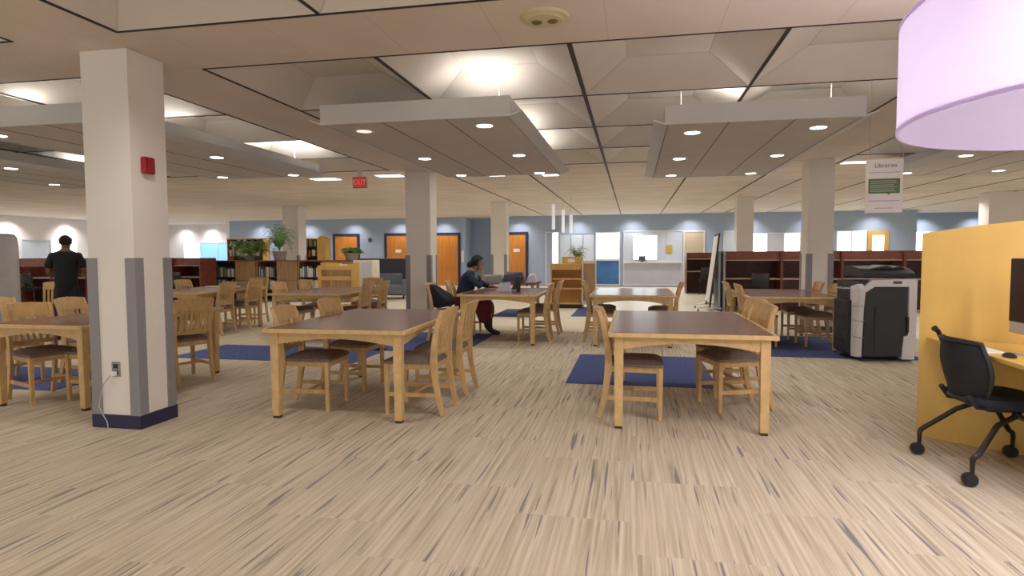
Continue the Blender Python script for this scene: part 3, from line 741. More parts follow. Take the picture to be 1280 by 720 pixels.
# rolling office chair
def office_chair():
    t = thing('office_chair', 'black mesh nesting chair on casters, pushed under the yellow desk', 'office chair', (2.20, 4.21, 0), R(4))
    n = 14; m = 10
    def bx(v, z): return -.25-.11*(z-.45)-.10*max(0, z-.62)**1.2+.085*v*v
    zs = [.465+.345*i/m for i in range(m+1)]
    def hwz(z):
        u = max(0, (z-.465)/.345)
        return .165+.09*math.sin(math.pi*min(1, (u*1.15)**.9)*.62)-.12*max(0, u-.45)**1.3
    vs = []; fs = []
    for z in zs:
        for k in range(n+1): v = -1+2*k/n; vs.append((bx(v, z), hwz(z)*v, z+.03*v*v*((z-.5)/.37)*.0))
    for i in range(m):
        for k in range(n): a = i*(n+1)+k; fs.append((a, a+1, a+n+2, a+n+1))
    o = MB().add(vs, fs).build('mesh_back', M['black_mesh'], t, smooth=True)
    so = o.modifiers.new('solid', 'SOLIDIFY'); so.thickness = .012
    rim = [(bx(-1, z), -hwz(z), z) for z in zs]+[(bx(v, zs[-1]), hwz(zs[-1])*v, zs[-1]+.012*(1-v*v)) for v in [x/5-1 for x in range(1, 10)]]+[(bx(1, z), hwz(z), z) for z in reversed(zs)]+[(bx(v, zs[0]), hwz(zs[0])*v, zs[0]) for v in [1-x/5 for x in range(1, 10)]]
    MB().tube(rim+[rim[0]], .014, 8).build('back_frame', M['black'], t, smooth=True)
    # rear handle loop: leans back at the upper corners
    hz = zs[-1]
    for q in (1,): MB().tube([(bx(q, .77), q*hwz(.77), .77), (bx(q, hz)-.03, q*(hwz(hz)+.005), hz+.03), (bx(q, hz)-.06, q*(hwz(hz)-.01), hz+.05)], [.014, .015, .02], 8).build('handle_horn', M['black'], t, smooth=True)
    # seat
    mb = MB(); N = 28; rings = [(0.80, .455), (.97, .44), (1.0, .46), (.97, .485), (.80, .497), (.4, .492), (.02, .49)]
    vs = []; fs = []
    for s, z in rings:
        for k in range(N):
            a = 2*math.pi*k/N; ca, sa = math.cos(a), math.sin(a)
            x = .235*abs(ca)**.55*(1 if ca > 0 else -1)*s; y = .235*abs(sa)**.55*(1 if sa > 0 else -1)*s
            vs.append((x+.0, y, z-.02*max(0, x*4-.3)))
    for i in range(len(rings)-1):
        for k in range(N): fs.append((i*N+k, i*N+(k+1) % N, (i+1)*N+(k+1) % N, (i+1)*N+k))
    fs += [tuple(range(N-1, -1, -1)), tuple((len(rings)-1)*N+k for k in range(N))]
    mb.add(vs, fs).build('seat', M['black_seat'], t, smooth=True)
    MB().box(-.16, .12, -.17, .17, .405, .445).build('seat_pan', M['black'], t, bevel=.01)
    for q in (-1, 1): MB().tube([(-.10, q*.14, .42), (-.20, q*.15, .43), (-.25, q*.14, .50)], .016, 8).build('back_bracket', M['black'], t, smooth=True)
    for sx in (-1, 1):
        for sy in (-1, 1):
            X, Y = sx*.285-.01, sy*.285
            leg = MB().tube([(sx*-.02, sy*.17, .40), (sx*.12, sy*.20, .335), (X-sx*.03, Y, .185), (X-sx*.005, Y, .165), (X, Y, .145), (X, Y, .075)], [.016, .016, .016, .016, .014, .012], 8).build('leg', M['dark_metal'], t, smooth=True)
            c = MB(); c.add(*wheel(X-.012, Y, .04, .04, .055)); c.build('caster', M['black'], leg, smooth=True)
    return t
def wheel(x, y, z, r, w, n=18):
    vs = []; prof = [(.35*r, -w/2), (r*.85, -w/2), (r, -w/4), (r, w/4), (r*.85, w/2), (.35*r, w/2)]
    for rr, dy in prof:
        for k in range(n): a = 2*math.pi*k/n; vs.append((x+rr*math.cos(a), y+dy, z+rr*math.sin(a)))
    m = len(prof); fs = [(i*n+k, i*n+(k+1) % n, (i+1)*n+(k+1) % n, (i+1)*n+k) for i in range(m-1) for k in range(n)]
    fs += [tuple(range(n-1, -1, -1)), tuple((m-1)*n+k for k in range(n))]
    return vs, fs
office_chair()

# ------------------------------------------------------------------ photocopier
t = thing('photocopier', 'white and black floor-standing photocopier behind the yellow desk partition', 'photocopier', (3.06, 8.26, 0), R(6)); t.scale = (1, 1, 1.07)
W = .37
MB().box(-.32, W, .02, .62, .04, .93).build('body', M['copier_dark'], t, bevel=.01)
MB().prism_y([(-.27, .06), (.22, .06), (.235, .86), (-.16, .86), (-.26, .80)], -.035, .02).build('front_door', M['copier_dark'], t, bevel=.008)
MB().box(-.14, .16, -.042, -.035, .62, .635).box(-.14, -.135, -.042, -.035, .12, .62).build('door_groove', M['black'], t)
# white frame: right pillar, top band, flared left pillar
MB().prism_y([(.24, .30), (.25, .32), (.25, .865), (-.15, .865), (-.25, .80), (-.27, .86), (-.17, .945), (.33, .955), (.345, .94), (.345, .30)], -.04, .06).build('front_frame', M['copier_white'], t, bevel=.006)
MB().prism_y([(.18, .03), (.33, .03), (.345, .30), (.20, .30)], -.045, .06).build('toner_cover', M['copier_white'], t, bevel=.006)
MB().box(.225, .255, -.055, -.03, .34, .52).build('door_handle', M['black'], t, bevel=.006)
MB().prism_x([(-.02, .05), (.14, .04), (.20, .86), (.0, .90), (-.09, .85), (-.05, .60)], -.34, -.275).build('left_cover', M['copier_white'], t, bevel=.008)
for z in (.28, .47, .64): MB().box(-.343, -.272, -.065, .10, z, z+.006).build('cover_seam', M['steel'], t)
d = MB().box(-.395, -.33, .14, .52, .08, .70).build('paper_drawer', M['copier_dark'], t, bevel=.01)
for z in (.2, .34, .48): MB().box(-.402, -.395, .18, .48, z, z+.02).build('drawer_pull', M['black'], d)
MB().prism_x([(.0, .97), (.60, .97), (.58, 1.09), (.40, 1.10), (.12, 1.07), (.0, 1.02)], -.26, .34).build('document_feeder', M['black'], t, bevel=.012)
MB().prism_y([(-.15, .01), (.05, .05), (.12, .02), (.2, .045), (.27, .01)], .1, .45).build('feeder_tray', M['copier_dark'], t).location = (0, 0, 1.06)
MB().box(.06, .16, -.046, -.035, .90, .93).build('badge', M['ink'], t)
MB().box(-.42, -.34, .16, .44, .83, .845).build('output_tray', M['silver'], t)

# ------------------------------------------------------------------ carrels
def carrel(x, y, w, h, label, d=.7, shelf=True, desk=.75, name='study_carrel', side=.03, rz=0, black=False):
    t = thing(name, label, 'study carrel', (x, y, 0), rz, 'dark wooden study carrels')
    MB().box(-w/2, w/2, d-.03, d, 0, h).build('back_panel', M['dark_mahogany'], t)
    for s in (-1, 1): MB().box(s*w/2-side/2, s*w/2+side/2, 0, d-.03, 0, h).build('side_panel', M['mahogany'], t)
    MB().box(-w/2+side/2, w/2-side/2, .10, .13, h-.20, h-.01).build('valance', M['mahogany'], t)
    if shelf:
        MB().box(-w/2+side/2, w/2-side/2, .09, d-.03, h-.225, h-.20).build('shelf', M['edge'], t)
    MB().box(-w/2+side/2, w/2-side/2, .02, d-.03, desk-.03, desk).build('desktop', M['edge'], t)
    return t
carrel(2.76, 15.2, 1.28, 1.385, 'dark wooden study carrel with a black chair, right of the rolling whiteboard')
carrel(4.06, 15.2, 1.28, 1.385, 'dark wooden study carrel directly behind the white column beside the copier')
carrel(5.36, 15.2, 1.28, 1.385, 'dark wooden study carrel behind the photocopier')
carrel(6.66, 15.2, 1.28, 1.385, 'dark wooden study carrel behind the yellow desk partition')
carrel(2.24, 21.0, .96, 1.36, 'distant dark wooden carrel left of the rolling whiteboard')
for k, x in enumerate((2.06, 2.00, 1.93)):
    pass
t = thing('study_carrel', 'dark carrel with an open side standing at far left before the white screen', 'study carrel', (-15.6, 14.0, 0), 0, 'dark wooden study carrels')
MB().box(-1.2, 1.1, .67, .70, 0, 1.28).build('back_panel', M['dark_mahogany'], t)
for x in (-1.2, -.05, 1.1): MB().box(x-.02, x+.02, 0, .67, 0, 1.28).build('side_panel', M['mahogany'], t)
for a, b in ((-1.18, -.07), (-.03, 1.08)):
    MB().box(a, b, .04, .07, 1.05, 1.27).build('valance', M['mahogany'], t)
    MB().box(a, b, .02, .67, .72, .75).build('desktop', M['edge'], t)
carrel(-13.2, 15.0, .95, 1.27, 'dark wooden carrel just right of the left foreground column, left one', desk=.75)
carrel(-12.25, 15.0, .90, 1.27, 'dark wooden carrel left of the low bookcases, beside another carrel', desk=.75)
# grey free-standing posts (folded partition) beside the whiteboard
def post(x, label): 
    t = thing('partition_panel', label, 'partition', (x, 14.75, 0), 0, 'slim grey partition panels left of the carrels')
    MB().box(-.025, .025, 0, .75, .03, 1.39).build('panel', M['guard'], t, bevel=.006)
    MB().box(-.04, .04, .05, .70, 0, .03).build('foot', M['steel'], t)
post(1.96, 'slim grey partition edge, left one, right of the rolling whiteboard'); post(2.07, 'slim grey partition edge, right one, against the carrel')

# black task chair silhouettes at carrels
def task_chair(x, y, rz, label, s=1.0):
    t = thing('task_chair', label, 'chair', (x, y, 0), R(rz), 'black chairs at the carrels')
    MB().hexa([(-.22, -.22, .42), (.22, -.22, .42), (.22, .22, .42), (-.22, .22, .42)], [(-.2, -.2, .5), (.21, -.21, .49), (.21, .21, .49), (-.2, .2, .5)]).build('seat', M['black_seat'], t, bevel=.03)
    n = 8; vs = []; fs = []
    for i in range(2):
        z = .52+.36*i
        for k in range(n+1):
            v = -1+2*k/n; vs.append((-.20-.07*i-.05*(1-v*v), (.21-.02*i)*v, z))
    for k in range(n): fs.append((k, k+1, n+2+k, n+1+k))
    o = MB().add(vs, fs).build('backrest', M['black'], t, smooth=True); m = o.modifiers.new('s', 'SOLIDIFY'); m.thickness = .03
    MB().tube([(-.19, 0, .45), (-.25, 0, .48), (-.27, 0, .60)], .02, 8).build('back_bracket', M['black'], t)
    for sx in (-1, 1):
        for sy in (-1, 1): MB().tube([(sx*.17, sy*.17, .43), (sx*.22, sy*.22, 0)], .014, 8).build('leg', M['dark_metal'], t)
task_chair(2.85, 15.0, 90, 'black chair at the carrel right of the rolling whiteboard')
task_chair(-16.1, 13.9, 95, 'black chair at the far left carrel, beside the standing man')
task_chair(-14.9, 13.9, 85, 'black chair at the far left carrel, behind the standing man')
task_chair(-12.3, 14.9, 90, 'black chair at the carrel next to the low bookcases')
task_chair(-13.2, 14.9, 90, 'black chair at the carrel beside the near column edge')
task_chair(2.35, 20.8, 90, 'black chair in the distant carrel left of the whiteboard')

# rolling whiteboard seen edge-on
t = thing('rolling_whiteboard', 'white mobile board on casters seen nearly edge-on before the carrels', 'whiteboard', (1.74, 15.0, 0), R(88.5))
MB().hexa([(-.45, -.02, .22), (.45, -.02, .22), (.45, .02, .22), (-.45, .02, .22)], [(-.45, -.21, 1.74), (.45, -.21, 1.74), (.45, -.17, 1.74), (-.45, -.17, 1.74)]).build('board', M['paper'], t)
f = MB()
for s in (-1, 1): f.tube([(s*.47, 0, .10), (s*.47, -.195, 1.78)], .02, 8)
f.tube([(-.47, -.195, 1.78), (.47, -.195, 1.78)], .02, 8).tube([(-.47, 0, .18), (.47, 0, .18)], .016, 8).build('frame', M['dark_metal'], t)
for s in (-1, 1):
    g = MB().tube([(s*.47, -.26, .09), (s*.47, 0, .13), (s*.47, .26, .09)], .016, 8).build('foot', M['chrome'], t)
    for u in (-1, 1): MB().add(*wheel(s*.47, u*.25, .035, .035, .03)).build('caster', M['black'], g)

# ------------------------------------------------------------------ low bookcases with books
book_n = 0
def bookcase(x0, x1, y, label, split=.5, d=.45, h=1.19, fill=True):
    global book_n
    t = thing('low_bookcase', label, 'bookcase', (x0, y, 0), 0, 'low brown bookcases under the plants')
    w = x1-x0; sx = w*split
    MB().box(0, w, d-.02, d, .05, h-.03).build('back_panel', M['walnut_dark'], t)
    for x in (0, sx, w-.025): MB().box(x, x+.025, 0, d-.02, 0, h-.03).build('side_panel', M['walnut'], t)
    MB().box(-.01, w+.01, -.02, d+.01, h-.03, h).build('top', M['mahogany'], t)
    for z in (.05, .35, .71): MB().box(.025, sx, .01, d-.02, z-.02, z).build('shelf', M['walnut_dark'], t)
    MB().box(sx+.025, w-.025, .0, .02, .05, .60).build('wood_panel', M['walnut'], t)
    MB().box(sx+.025, w-.025, .0, .02, .61, h-.03).build('wood_panel', M['walnut'], t)
    if fill:
        for zi, z in enumerate((.35, .71)):
            x = x0+.04; end = x0+sx-.04-random.random()*.08; 
            while x < end:
                bw = random.choice((.03, .035, .045, .055)); bh = random.uniform(.22, .31)
                if x+bw > end: break
                if random.random() > .06:
                    o = MB().box(0, bw-.003, 0, .19, 0, bh).build('book', random.choice(M['bookcols']), loc=(x, y+.03, z))
                    tag(o, ('book on the upper shelf of the ' if zi else 'book on the lower shelf of the ')+label, 'book', 'books in the low bookcases')
                    book_n += 1
                x += bw
bookcase(-12.3, -10.75, 16.0, 'low brown bookcase under the wide fern', .58)
bookcase(-10.72, -9.42, 16.0, 'low brown bookcase under the palm')
bookcase(-9.39, -7.9, 16.0, 'low brown bookcase behind the yellow book cart')
# slate partition
t = thing('fabric_partition', 'slate-coloured fabric partition behind the grey armchair', 'partition', (-7.3, 18.4, 0))
MB().box(-1.75, .95, 0, .06, .04, 1.20).build('panel', M['slate'], t)
MB().box(-1.75, .95, -.01, .07, 1.20, 1.225).build('cap', M['guard'], t)
MB().box(-1.7, -1.6, -.2, .26, 0, .04).box(.8, .9, -.2, .26, 0, .04).build('foot', M['steel'], t)
# armchair
t = thing('armchair', 'grey-blue upholstered armchair before the slate partition', 'armchair', (-7.25, 17.5, 0), R(200))
MB().box(-.40, .40, -.36, .30, .14, .42).build('seat', M['grey_blue'], t, bevel=.04)
MB().hexa([(-.40, -.42, .14), (.40, -.42, .14), (.40, -.24, .14), (-.40, -.24, .14)], [(-.38, -.50, .76), (.38, -.50, .76), (.38, -.34, .76), (-.38, -.34, .76)]).build('backrest', M['grey_blue'], t, bevel=.04)
for s in (-1, 1): MB().box(s*.44-.07, s*.44+.07, -.45, .32, .12, .58).build('armrest', M['grey_blue'], t, bevel=.04)
for sx in (-1, 1):
    for sy in (-1, 1): MB().box(sx*.42-.02, sx*.42+.02, sy*.32-.07-.02, sy*.32-.07+.02, 0, .14).build('leg', M['black'], t)

# yellow book cart
t = thing('book_cart', 'honey-coloured wooden book cart with open shelves behind the second-row table', 'book cart', (-6.58, 12.8, 0))
MB().box(-.45, -.36, 0, .5, .1, 1.08).build('side_panel', M['cart_wood'], t, bevel=.01)
MB().box(.36, .45, 0, .5, .1, 1.08).build('side_panel', M['cart_wood'], t, bevel=.01)
for z in (.16, .50, .80):
    MB().box(-.36, .36, .0, .5, z, z+.025).build('shelf', M['cart_wood'], t)
    MB().box(-.36, .36, -.01, .015, z-.03, z+.06).build('shelf_lip', M['cart_wood'], t)
MB().box(-.45, .45, -.015, .5, 1.0, 1.10).build('top_tray', M['cart_wood'], t, bevel=.01)
for sx in (-1, 1):
    for sy in (.06, .44): MB().add(*wheel(sx*.38, sy, .05, .05, .03)).build('caster', M['black'], t)
for k, (x, w, h, m) in enumerate(((-.43, .16, .06, M['cart_wood']), (-.2, .2, .05, M['yellow_cover']), (.05, .16, .03, M['paper']), (.24, .17, .04, M['yellow_cover']))):
    tag(MB().box(0, w, 0, .22, 0, h).build('flat_book', m, loc=(-6.58+x, 12.9, 1.10)), ['wooden tray box at the left end of the yellow book cart top', 'yellow book lying on the book cart, left of the white one', 'white booklet lying on top of the yellow book cart', 'yellow book lying at the right end of the book cart top'][k], 'book', 'books lying on the book cart')
t = thing('display_stand', 'pale boxy display stand with grey panel beside the yellow book cart', 'display stand', (-5.885, 12.7, 0))
MB().box(-.23, .23, 0, .40, .0, 1.22).build('body', M['pale_board'], t, bevel=.008)
MB().box(-.22, -.08, -.012, 0, .45, 1.17).build('yellow_panel', M['cart_wood'], t)
MB().box(-.02, .19, -.012, 0, .45, 1.17).build('grey_panel', M['frost'], t)
MB().box(-.23, .33, -.25, .0, .42, .46).build('ledge', M['cart_wood'], t)

# far yellow bookcases
def tall_case(x0, x1, h, label, rounded=False):
    t = thing('tall_bookcase', label, 'bookcase', (x0, 21.0, 0), 0, 'yellow topped bookcases near the far wall')
    w = x1-x0
    MB().box(0, w, .38, .4, 0, h).build('back_panel', M['walnut_dark'], t)
    MB().box(0, .03, 0, .38, 0, h).build('side_panel', M['cart_wood'], t)
    if rounded:
        MB().prism_y([(w-.32, 0), (w, 0), (w, h-.02), (w-.06, h+.09), (w-.16, h+.13), (w-.26, h+.09), (w-.32, h)], -.02, .38).build('side_panel', M['cart_wood'], t)
    else: MB().box(w-.03, w, 0, .38, 0, h).build('side_panel', M['cart_wood'], t)
    we = w-.32 if rounded else w-.03
    MB().box(0, we+.0, -.02, .4, h, h+.04).build('top', M['cart_wood'], t)
    for z in (.1, .5, .9, 1.28, 1.64): MB().box(.03, we, .0, .38, z, z+.025).build('shelf', M['walnut_dark'], t)
    for z in (1.305, 1.665):
        x = x0+.06
        while x < x0+we-.12:
            bw = random.choice((.05, .06, .08)); bh = random.uniform(.2, .28)
            if random.random() > .2:
                tag(MB().box(0, bw-.004, 0, .2, 0, bh).build('book', random.choice(M['bookcols']), loc=(x, 21.04, z)), ('book on the higher shelf of the ' if z > 1.5 else 'book on the lower shelf of the ')+('rounded-end yellow bookcase' if rounded else label), 'book', 'books in the tall far bookcases')
            x += bw
tall_case(-15.3, -13.75, 1.94, 'yellow topped bookcase behind the wide fern')
tall_case(-12.12, -11.2, 1.92, 'tall yellow bookcase with rounded end panel, right of the far column', True)

# plants
def frond(mb, base, az, length, rise, droop, w=.05, n=7, leaflets=True):
    pts = []
    for i in range(n+1):
        u = i/n; r = length*u; z = rise*math.sin(math.pi*.5*min(1, u*1.3))-droop*u*u
        pts.append(Vector((base[0]+r*math.cos(az), base[1]+r*math.sin(az), base[2]+z)))
    side = Vector((-math.sin(az), math.cos(az), 0))
    mb.tube(pts, .004, 4)
    for i in range(1, n+1):
        p = pts[i]; d = (pts[i]-pts[i-1]).normalized()
        for s in (-1, 1):
            L = w*2.2*(1-.55*i/n)
            q = p+side*s*L+d*L*.7-Vector((0, 0, L*.3)); m_ = p+side*s*L*.45+d*L*.15
            mb.add([p, m_+d*L*.22, q, m_-d*L*.12], [(0, 1, 2, 3)])
def plant(name, label, x, y, z, nf, length, rise, droop, pot, m='leaf', w=.05, trunk=0, stretch=1):
    t = thing(name, label, 'plant', (x, y, z))
    r, h = pot
    MB().lathe([(r*.75, 0), (r, h*.85), (r*1.06, h*.87), (r*1.06, h), (r*.9, h), (r*.88, h*.9)], (0, 0, 0), 20, caps=True).build('pot', M['pot'], t, smooth=True)
    MB().lathe([(.01, h*.9), (r*.87, h*.9), (r*.87, h*.92), (.01, h*.93)], (0, 0, 0), 16).build('soil', M['soil'], t)
    mb = MB()
    for k in range(nf):
        az = 2*math.pi*k/nf*2.618+random.random()*.5; s = random.uniform(.65, 1)
        frond(mb, (0, 0, h*.9+trunk), az, length*s, rise*random.uniform(.5, 1.15), droop*random.uniform(.5, 1.2), w)
    f = mb.build('foliage', M[m], t, smooth=False); f.scale.x = stretch
    if trunk: MB().tube([(0, 0, h*.9), (.01, .01, h*.9+trunk)], .02, 8).build('stem', M['soil'], t)
    return t
plant('potted_fern', 'wide bushy green fern on the left end of the low bookcases', -11.05, 16.2, 1.19, 60, .50, .46, .26, (.13, .14), w=.085, stretch=1.3)
plant('potted_palm', 'tall spiky palm in a grey pot on the low bookcases', -10.1, 16.22, 1.19, 38, .52, .78, .40, (.19, .27), w=.062, trunk=.04)
plant('potted_plant', 'small low green plant in a round grey pot above the slate partition', -7.85, 16.25, 1.19, 46, .32, .18, .10, (.22, .20), w=.07, m='leaf', stretch=1.15)
plant('potted_fern', 'pale leafy plant standing on the wooden display shelf', -1.38, 15.5, 1.105, 16, .30, .34, .14, (.10, .10), m='leaf_pale', w=.045)

# wooden display shelf in the middle distance
t = thing('display_shelf', 'honey wooden display shelf with a white label, left of the centre table', 'display shelf', (-1.62, 15.05, 0))
MB().box(-.37, .40, .0, .55, .0, .09).build('plinth', M['black'], t)
MB().box(-.37, -.34, 0, .55, .09, 1.08).build('side_panel', M['display_wood'], t)
MB().box(-.34, .37, .30, .33, .09, 1.08).build('back_panel', M['display_wood'], t)
for z in (.10, .47, .71): MB().box(-.34, .37, 0, .30, z, z+.025).build('shelf', M['cart_wood'], t)
MB().box(-.34, .37, .0, .02, .95, 1.08).build('valance', M['display_wood'], t)
MB().box(-.37, .40, -.01, .56, 1.08, 1.105).build('top', M['cart_wood'], t)
MB().box(-.12, .40, .30, .34, 1.105, 1.27).build('raised_back', M['yellow_wood'], t)
MB().box(.02, .20, .28, .30, 1.12, 1.22).build('label_card', M['paper'], t)
t2 = MB().prism([(.40, 0), (.72, .30), (.72, .55), (.40, .55)], .09, 1.17).build('angled_end', M['pale_board'], t)
MB().hexa([(.44, .02, .2), (.70, .27, .2), (.71, .26, .2), (.45, .01, .2)], [(.44, .02, 1.1), (.70, .27, 1.1), (.71, .26, 1.1), (.45, .01, 1.1)]).build('leaflet_rack', M['walnut'], t2)
# low dark lounge tables behind the seated person
t = thing('reading_table', 'distant dark-topped table cluttered with grey folders, left of the display shelf', 'table', (-2.75, 13.1, 0), group=None)
MB().box(-.75, .75, -.45, .45, .70, .74).build('tabletop', M['laminate'], t)
for sx in (-1, 1):
    for sy in (-1, 1): MB().box(sx*.68-.03, sx*.68+.03, sy*.38-.03, sy*.38+.03, 0, .70).build('leg', M['walnut'], t)
for k, (x, y, w, d, h, m, lab) in enumerate(((-3.0, 12.9, .55, .30, .16, M['guard'], 'grey folder pile at the left of the distant cluttered table'), (-2.5, 12.92, .45, .28, .22, M['slate'], 'dark folder pile in the middle of the distant cluttered table'), (-2.12, 12.95, .2, .2, .18, M['frost'], 'pale box at the right end of the distant cluttered table'))):
    tag(MB().hexa([(-w/2, -d/2, 0), (w/2, -d/2, 0), (w/2, d/2, 0), (-w/2, d/2, 0)], [(-w/2+.03, -d/2, h*.7), (w/2-.03, -d/2, h), (w/2-.05, d/2, h), (-w/2+.05, d/2, h)]).build('folder_pile', m, loc=(x, y, .74)), lab, 'folders', 'clutter on the distant table')

# three hanging tube lamps
for k, (x, zb, zt) in enumerate(((-2.17, 2.02, 2.73), (-1.90, 1.93, 2.57), (-1.68, 1.90, 2.43))):
    t = thing('tube_pendant', ['leftmost and highest of three white tube lamps above the display shelf', 'middle of three white tube lamps above the display shelf', 'rightmost and lowest of three white tube lamps above the display shelf'][k], 'pendant lamp', (x, 17.0, zb), group='white tube lamps above the display shelf')
    MB().lathe([(.038, 0), (.045, .005), (.045, zt-zb-.02), (.03, zt-zb)], (0, 0, 0), 16).build('tube', M['tube'], t, smooth=True)
    MB().tube([(0, 0, zt-zb), (0, 0, H-zb)], .004, 6).build('cord', M['cable'], t)

# wall fittings on the far wall
t = thing('wall_clock', 'small dark wall device between the two orange doors at left', 'wall device', (-11.3, YW, 1.98))
MB().lathe([(.09, 0), (.10, .02), (.085, .04), (.01, .045)], (0, 0, 0), 20).build('casing', M['slate'], t, smooth=True).rotation_euler = (math.pi/2, 0, 0)
t = thing('wall_panel', 'stack of small white control plates beside the orange door on the blue wall', 'wall plates', (-6.95+.0, YW, 1.2))
MB().box(-.16, -.06, -.02, 0, -.0, .50).build('plate', M['paper'], t); t.location = (-7.0, YW, 1.0)
tag(MB().box(-.12, .12, -.01, 0, 0, .32).build('wall_note', M['yellow_wood'], loc=(1.42, YW-.052, 1.35)), 'yellow note stuck on the office glass', 'note')
struct(MB().box(-.38, 1.92, -.22, -.05, .96, 1.0).build('trim_2', M['white_frame'], loc=(0, YW, 0)))
t = thing('computer_monitor', 'small dark monitor standing behind the office glass', 'monitor', (.40, YW-.13, 1.0))
MB().box(-.17, .10, -.02, .02, .06, .24).build('screen', M['slate'], t); MB().box(-.06, 0, -.03, .04, .0, .06).build('stand', M['black'], t)

# pale screen at the far left edge
t = thing('privacy_screen', 'pale grey curved cloth privacy screen cut by the left photo edge', 'screen', (-11.05, 9.1, 0))
n = 14; vs = []; fs = []; zs = [.45, .8, 1.2, 1.55, 1.68, 1.73, 1.75]
hwd = [1.0, 1.0, 1.0, 1.0, .985, .95, .86]
prof = []
for z, s in zip([.02]+zs, [1.0]+hwd):
    ring = []
    for k in range(n+1):
        a = -.1+1.7*k/n; ring.append(((-1.35+1.55*math.sin(a)*1.0*(s if a > 1.0 else 1)), .55*math.cos(a)*-1.0, z))
    prof.append(ring)
for r_ in prof: vs += r_
m = n+1
for i in range(len(prof)-1):
    for k in range(n): fs.append((i*m+k, i*m+k+1, (i+1)*m+k+1, (i+1)*m+k))
o = MB().add(vs, fs).build('cloth', M['screen_cloth'], t, smooth=True); s_ = o.modifiers.new('s', 'SOLIDIFY'); s_.thickness = .05
MB().tube(prof[0], .03, 8).build('base_rail', M['screen_edge'], t)

# ------------------------------------------------------------------ things on tables
tag(MB().box(-.30, .30, -.1, .1, 0, .02).build('paper_pile', M['paper'], loc=(-7.55, 10.2, .7508)), 'white papers lying on the second-row far left table', 'papers')
# black bag hung on the chair back
t = thing('backpack', 'black cloth bag hanging on the back of a chair beside the seated person', 'bag', (-2.96, 9.16, .50), R(0)); t.scale = (1, .8, .74); t.rotation_euler.y = R(-10)
mb = MB(); N = 20; rings = [(.02, .02, .02, .10), (.14, .17, .03, .09), (.17, .21, .12, .09), (.15, .20, .24, .06), (.10, .17, .36, .0), (.05, .12, .46, -.03), (.015, .04, .50, -.04)]
vs = []; fs = []
for rx, ry, z, ox in rings:
    for k in range(N): a = 2*math.pi*k/N; vs.append((rx*math.cos(a)+ox+.02*math.sin(3*a), ry*math.sin(a), z+.012*math.sin(4*a)))
for i in range(len(rings)-1):
    for k in range(N): fs.append((i*N+k, i*N+(k+1) % N, (i+1)*N+(k+1) % N, (i+1)*N+k))
fs += [tuple(range(N-1, -1, -1)), tuple((len(rings)-1)*N+k for k in range(N))]
mb.add(vs, fs).build('bag_body', M['bag'], t, smooth=True)
for s in (-1, 1): MB().tube([(-.03, s*.08, .46), (-.05, s*.09, .51), (-.09, s*.09, .525), (-.12, s*.09, .51), (-.13, s*.09, .42)], .012, 6).build('strap', M['bag'], t)

# ================================================================== PEOPLE
def hand_chain(pts, edges, wrist_i, wrist, d, side, up, L=.085, r=.0095, curl=.3):
    """five separate fingers grown from a palm at the end of a wrist vertex"""
    palm = wrist+d*.05; pi_ = len(pts); pts.append((*palm, .032, .018)); edges.append((wrist_i, pi_))
    kn = wrist+d*.085; ki = len(pts); pts.append((*kn, .034, .016)); edges.append((pi_, ki))
    for j, f in enumerate((-1.5, -.5, .5, 1.5)):
        b = kn+side*f*.018+d*.015; l = L*(.78, .95, 1.0, .88)[j]
        i0 = len(pts); pts.append((*b, r)); edges.append((ki, i0))
        m = b+d*l*.5+up*(-curl*l*.25); pts.append((*m, r*.95)); edges.append((i0, i0+1))
        e = m+d*l*.38-up*(curl*l*.75); pts.append((*e, r*.8)); edges.append((i0+1, i0+2))
    tb = palm-side*.035+d*.0; i0 = len(pts); pts.append((*tb, r*1.15)); edges.append((pi_, i0))
    te = tb-side*.018+d*.04-up*.01; pts.append((*te, r*.95)); edges.append((i0, i0+1))

def person(name, label, loc, rz, joints, mats, feet=None):
    t = thing(name, label, 'person', loc, rz)
    return t

def V(*a): return Vector(a)
# ---- standing man, seen from behind, arms forward (local: facing +y)
man = thing('person', 'standing person in black t-shirt and dark jeans seen from behind, left of the near column', 'person', (-8.92, 8.25, 0), R(35)); man.scale = (.98, 1.0, .955)
P = []; E = []
def add(p, r, r2=None, par=None):
    P.append((*p, r, r2 if r2 else r)); i = len(P)-1
    if par is not None: E.append((par, i))
    return i
pel = add((0, 0, .95), .125, .105); wa = add((0, -.01, 1.10), .140, .105, pel); ch = add((0, .0, 1.30), .165, .115, wa); sh = add((0, .01, 1.42), .13, .095, ch)
nk = add((0, .03, 1.51), .055, .055, sh); hd0 = add((0, .06, 1.57), .068, .075, nk); hd1 = add((0, .06, 1.65), .078, .092, hd0); hd2 = add((0, .05, 1.715), .055, .065, hd1)
for s in (-1, 1):
    a = add((s*.17, .01, 1.41), .062, None, sh); b = add((s*.225, -.0, 1.28), .05, None, a); e = add((s*.25, .03, 1.13), .042, None, b)
    f = add((s*.22, .17, 1.07), .037, None, e); w = add((s*.17, .30, 1.09), .027, .022, f)
    hand_chain(P, E, w, Vector((s*.17, .30, 1.09)), Vector((-s*.25, .95, .1)).normalized(), Vector((1, .2*s, 0)).normalized()*s, Vector((0, -.1, 1)))
    h = add((s*.085, 0, .86), .074, None, pel); k0 = add((s*.11, .01, .68), .07, None, h); k = add((s*.12, .02, .49), .058, None, k0); c = add((s*.125, -.01, .33), .056, None, k); an = add((s*.13, -.02, .09), .038, None, c)
    ft = add((s*.135, .06, .045), .04, .03, an); to = add((s*.14, .15, .03), .035, .022, ft)
skinned('body', P, E, M['skin'], man)
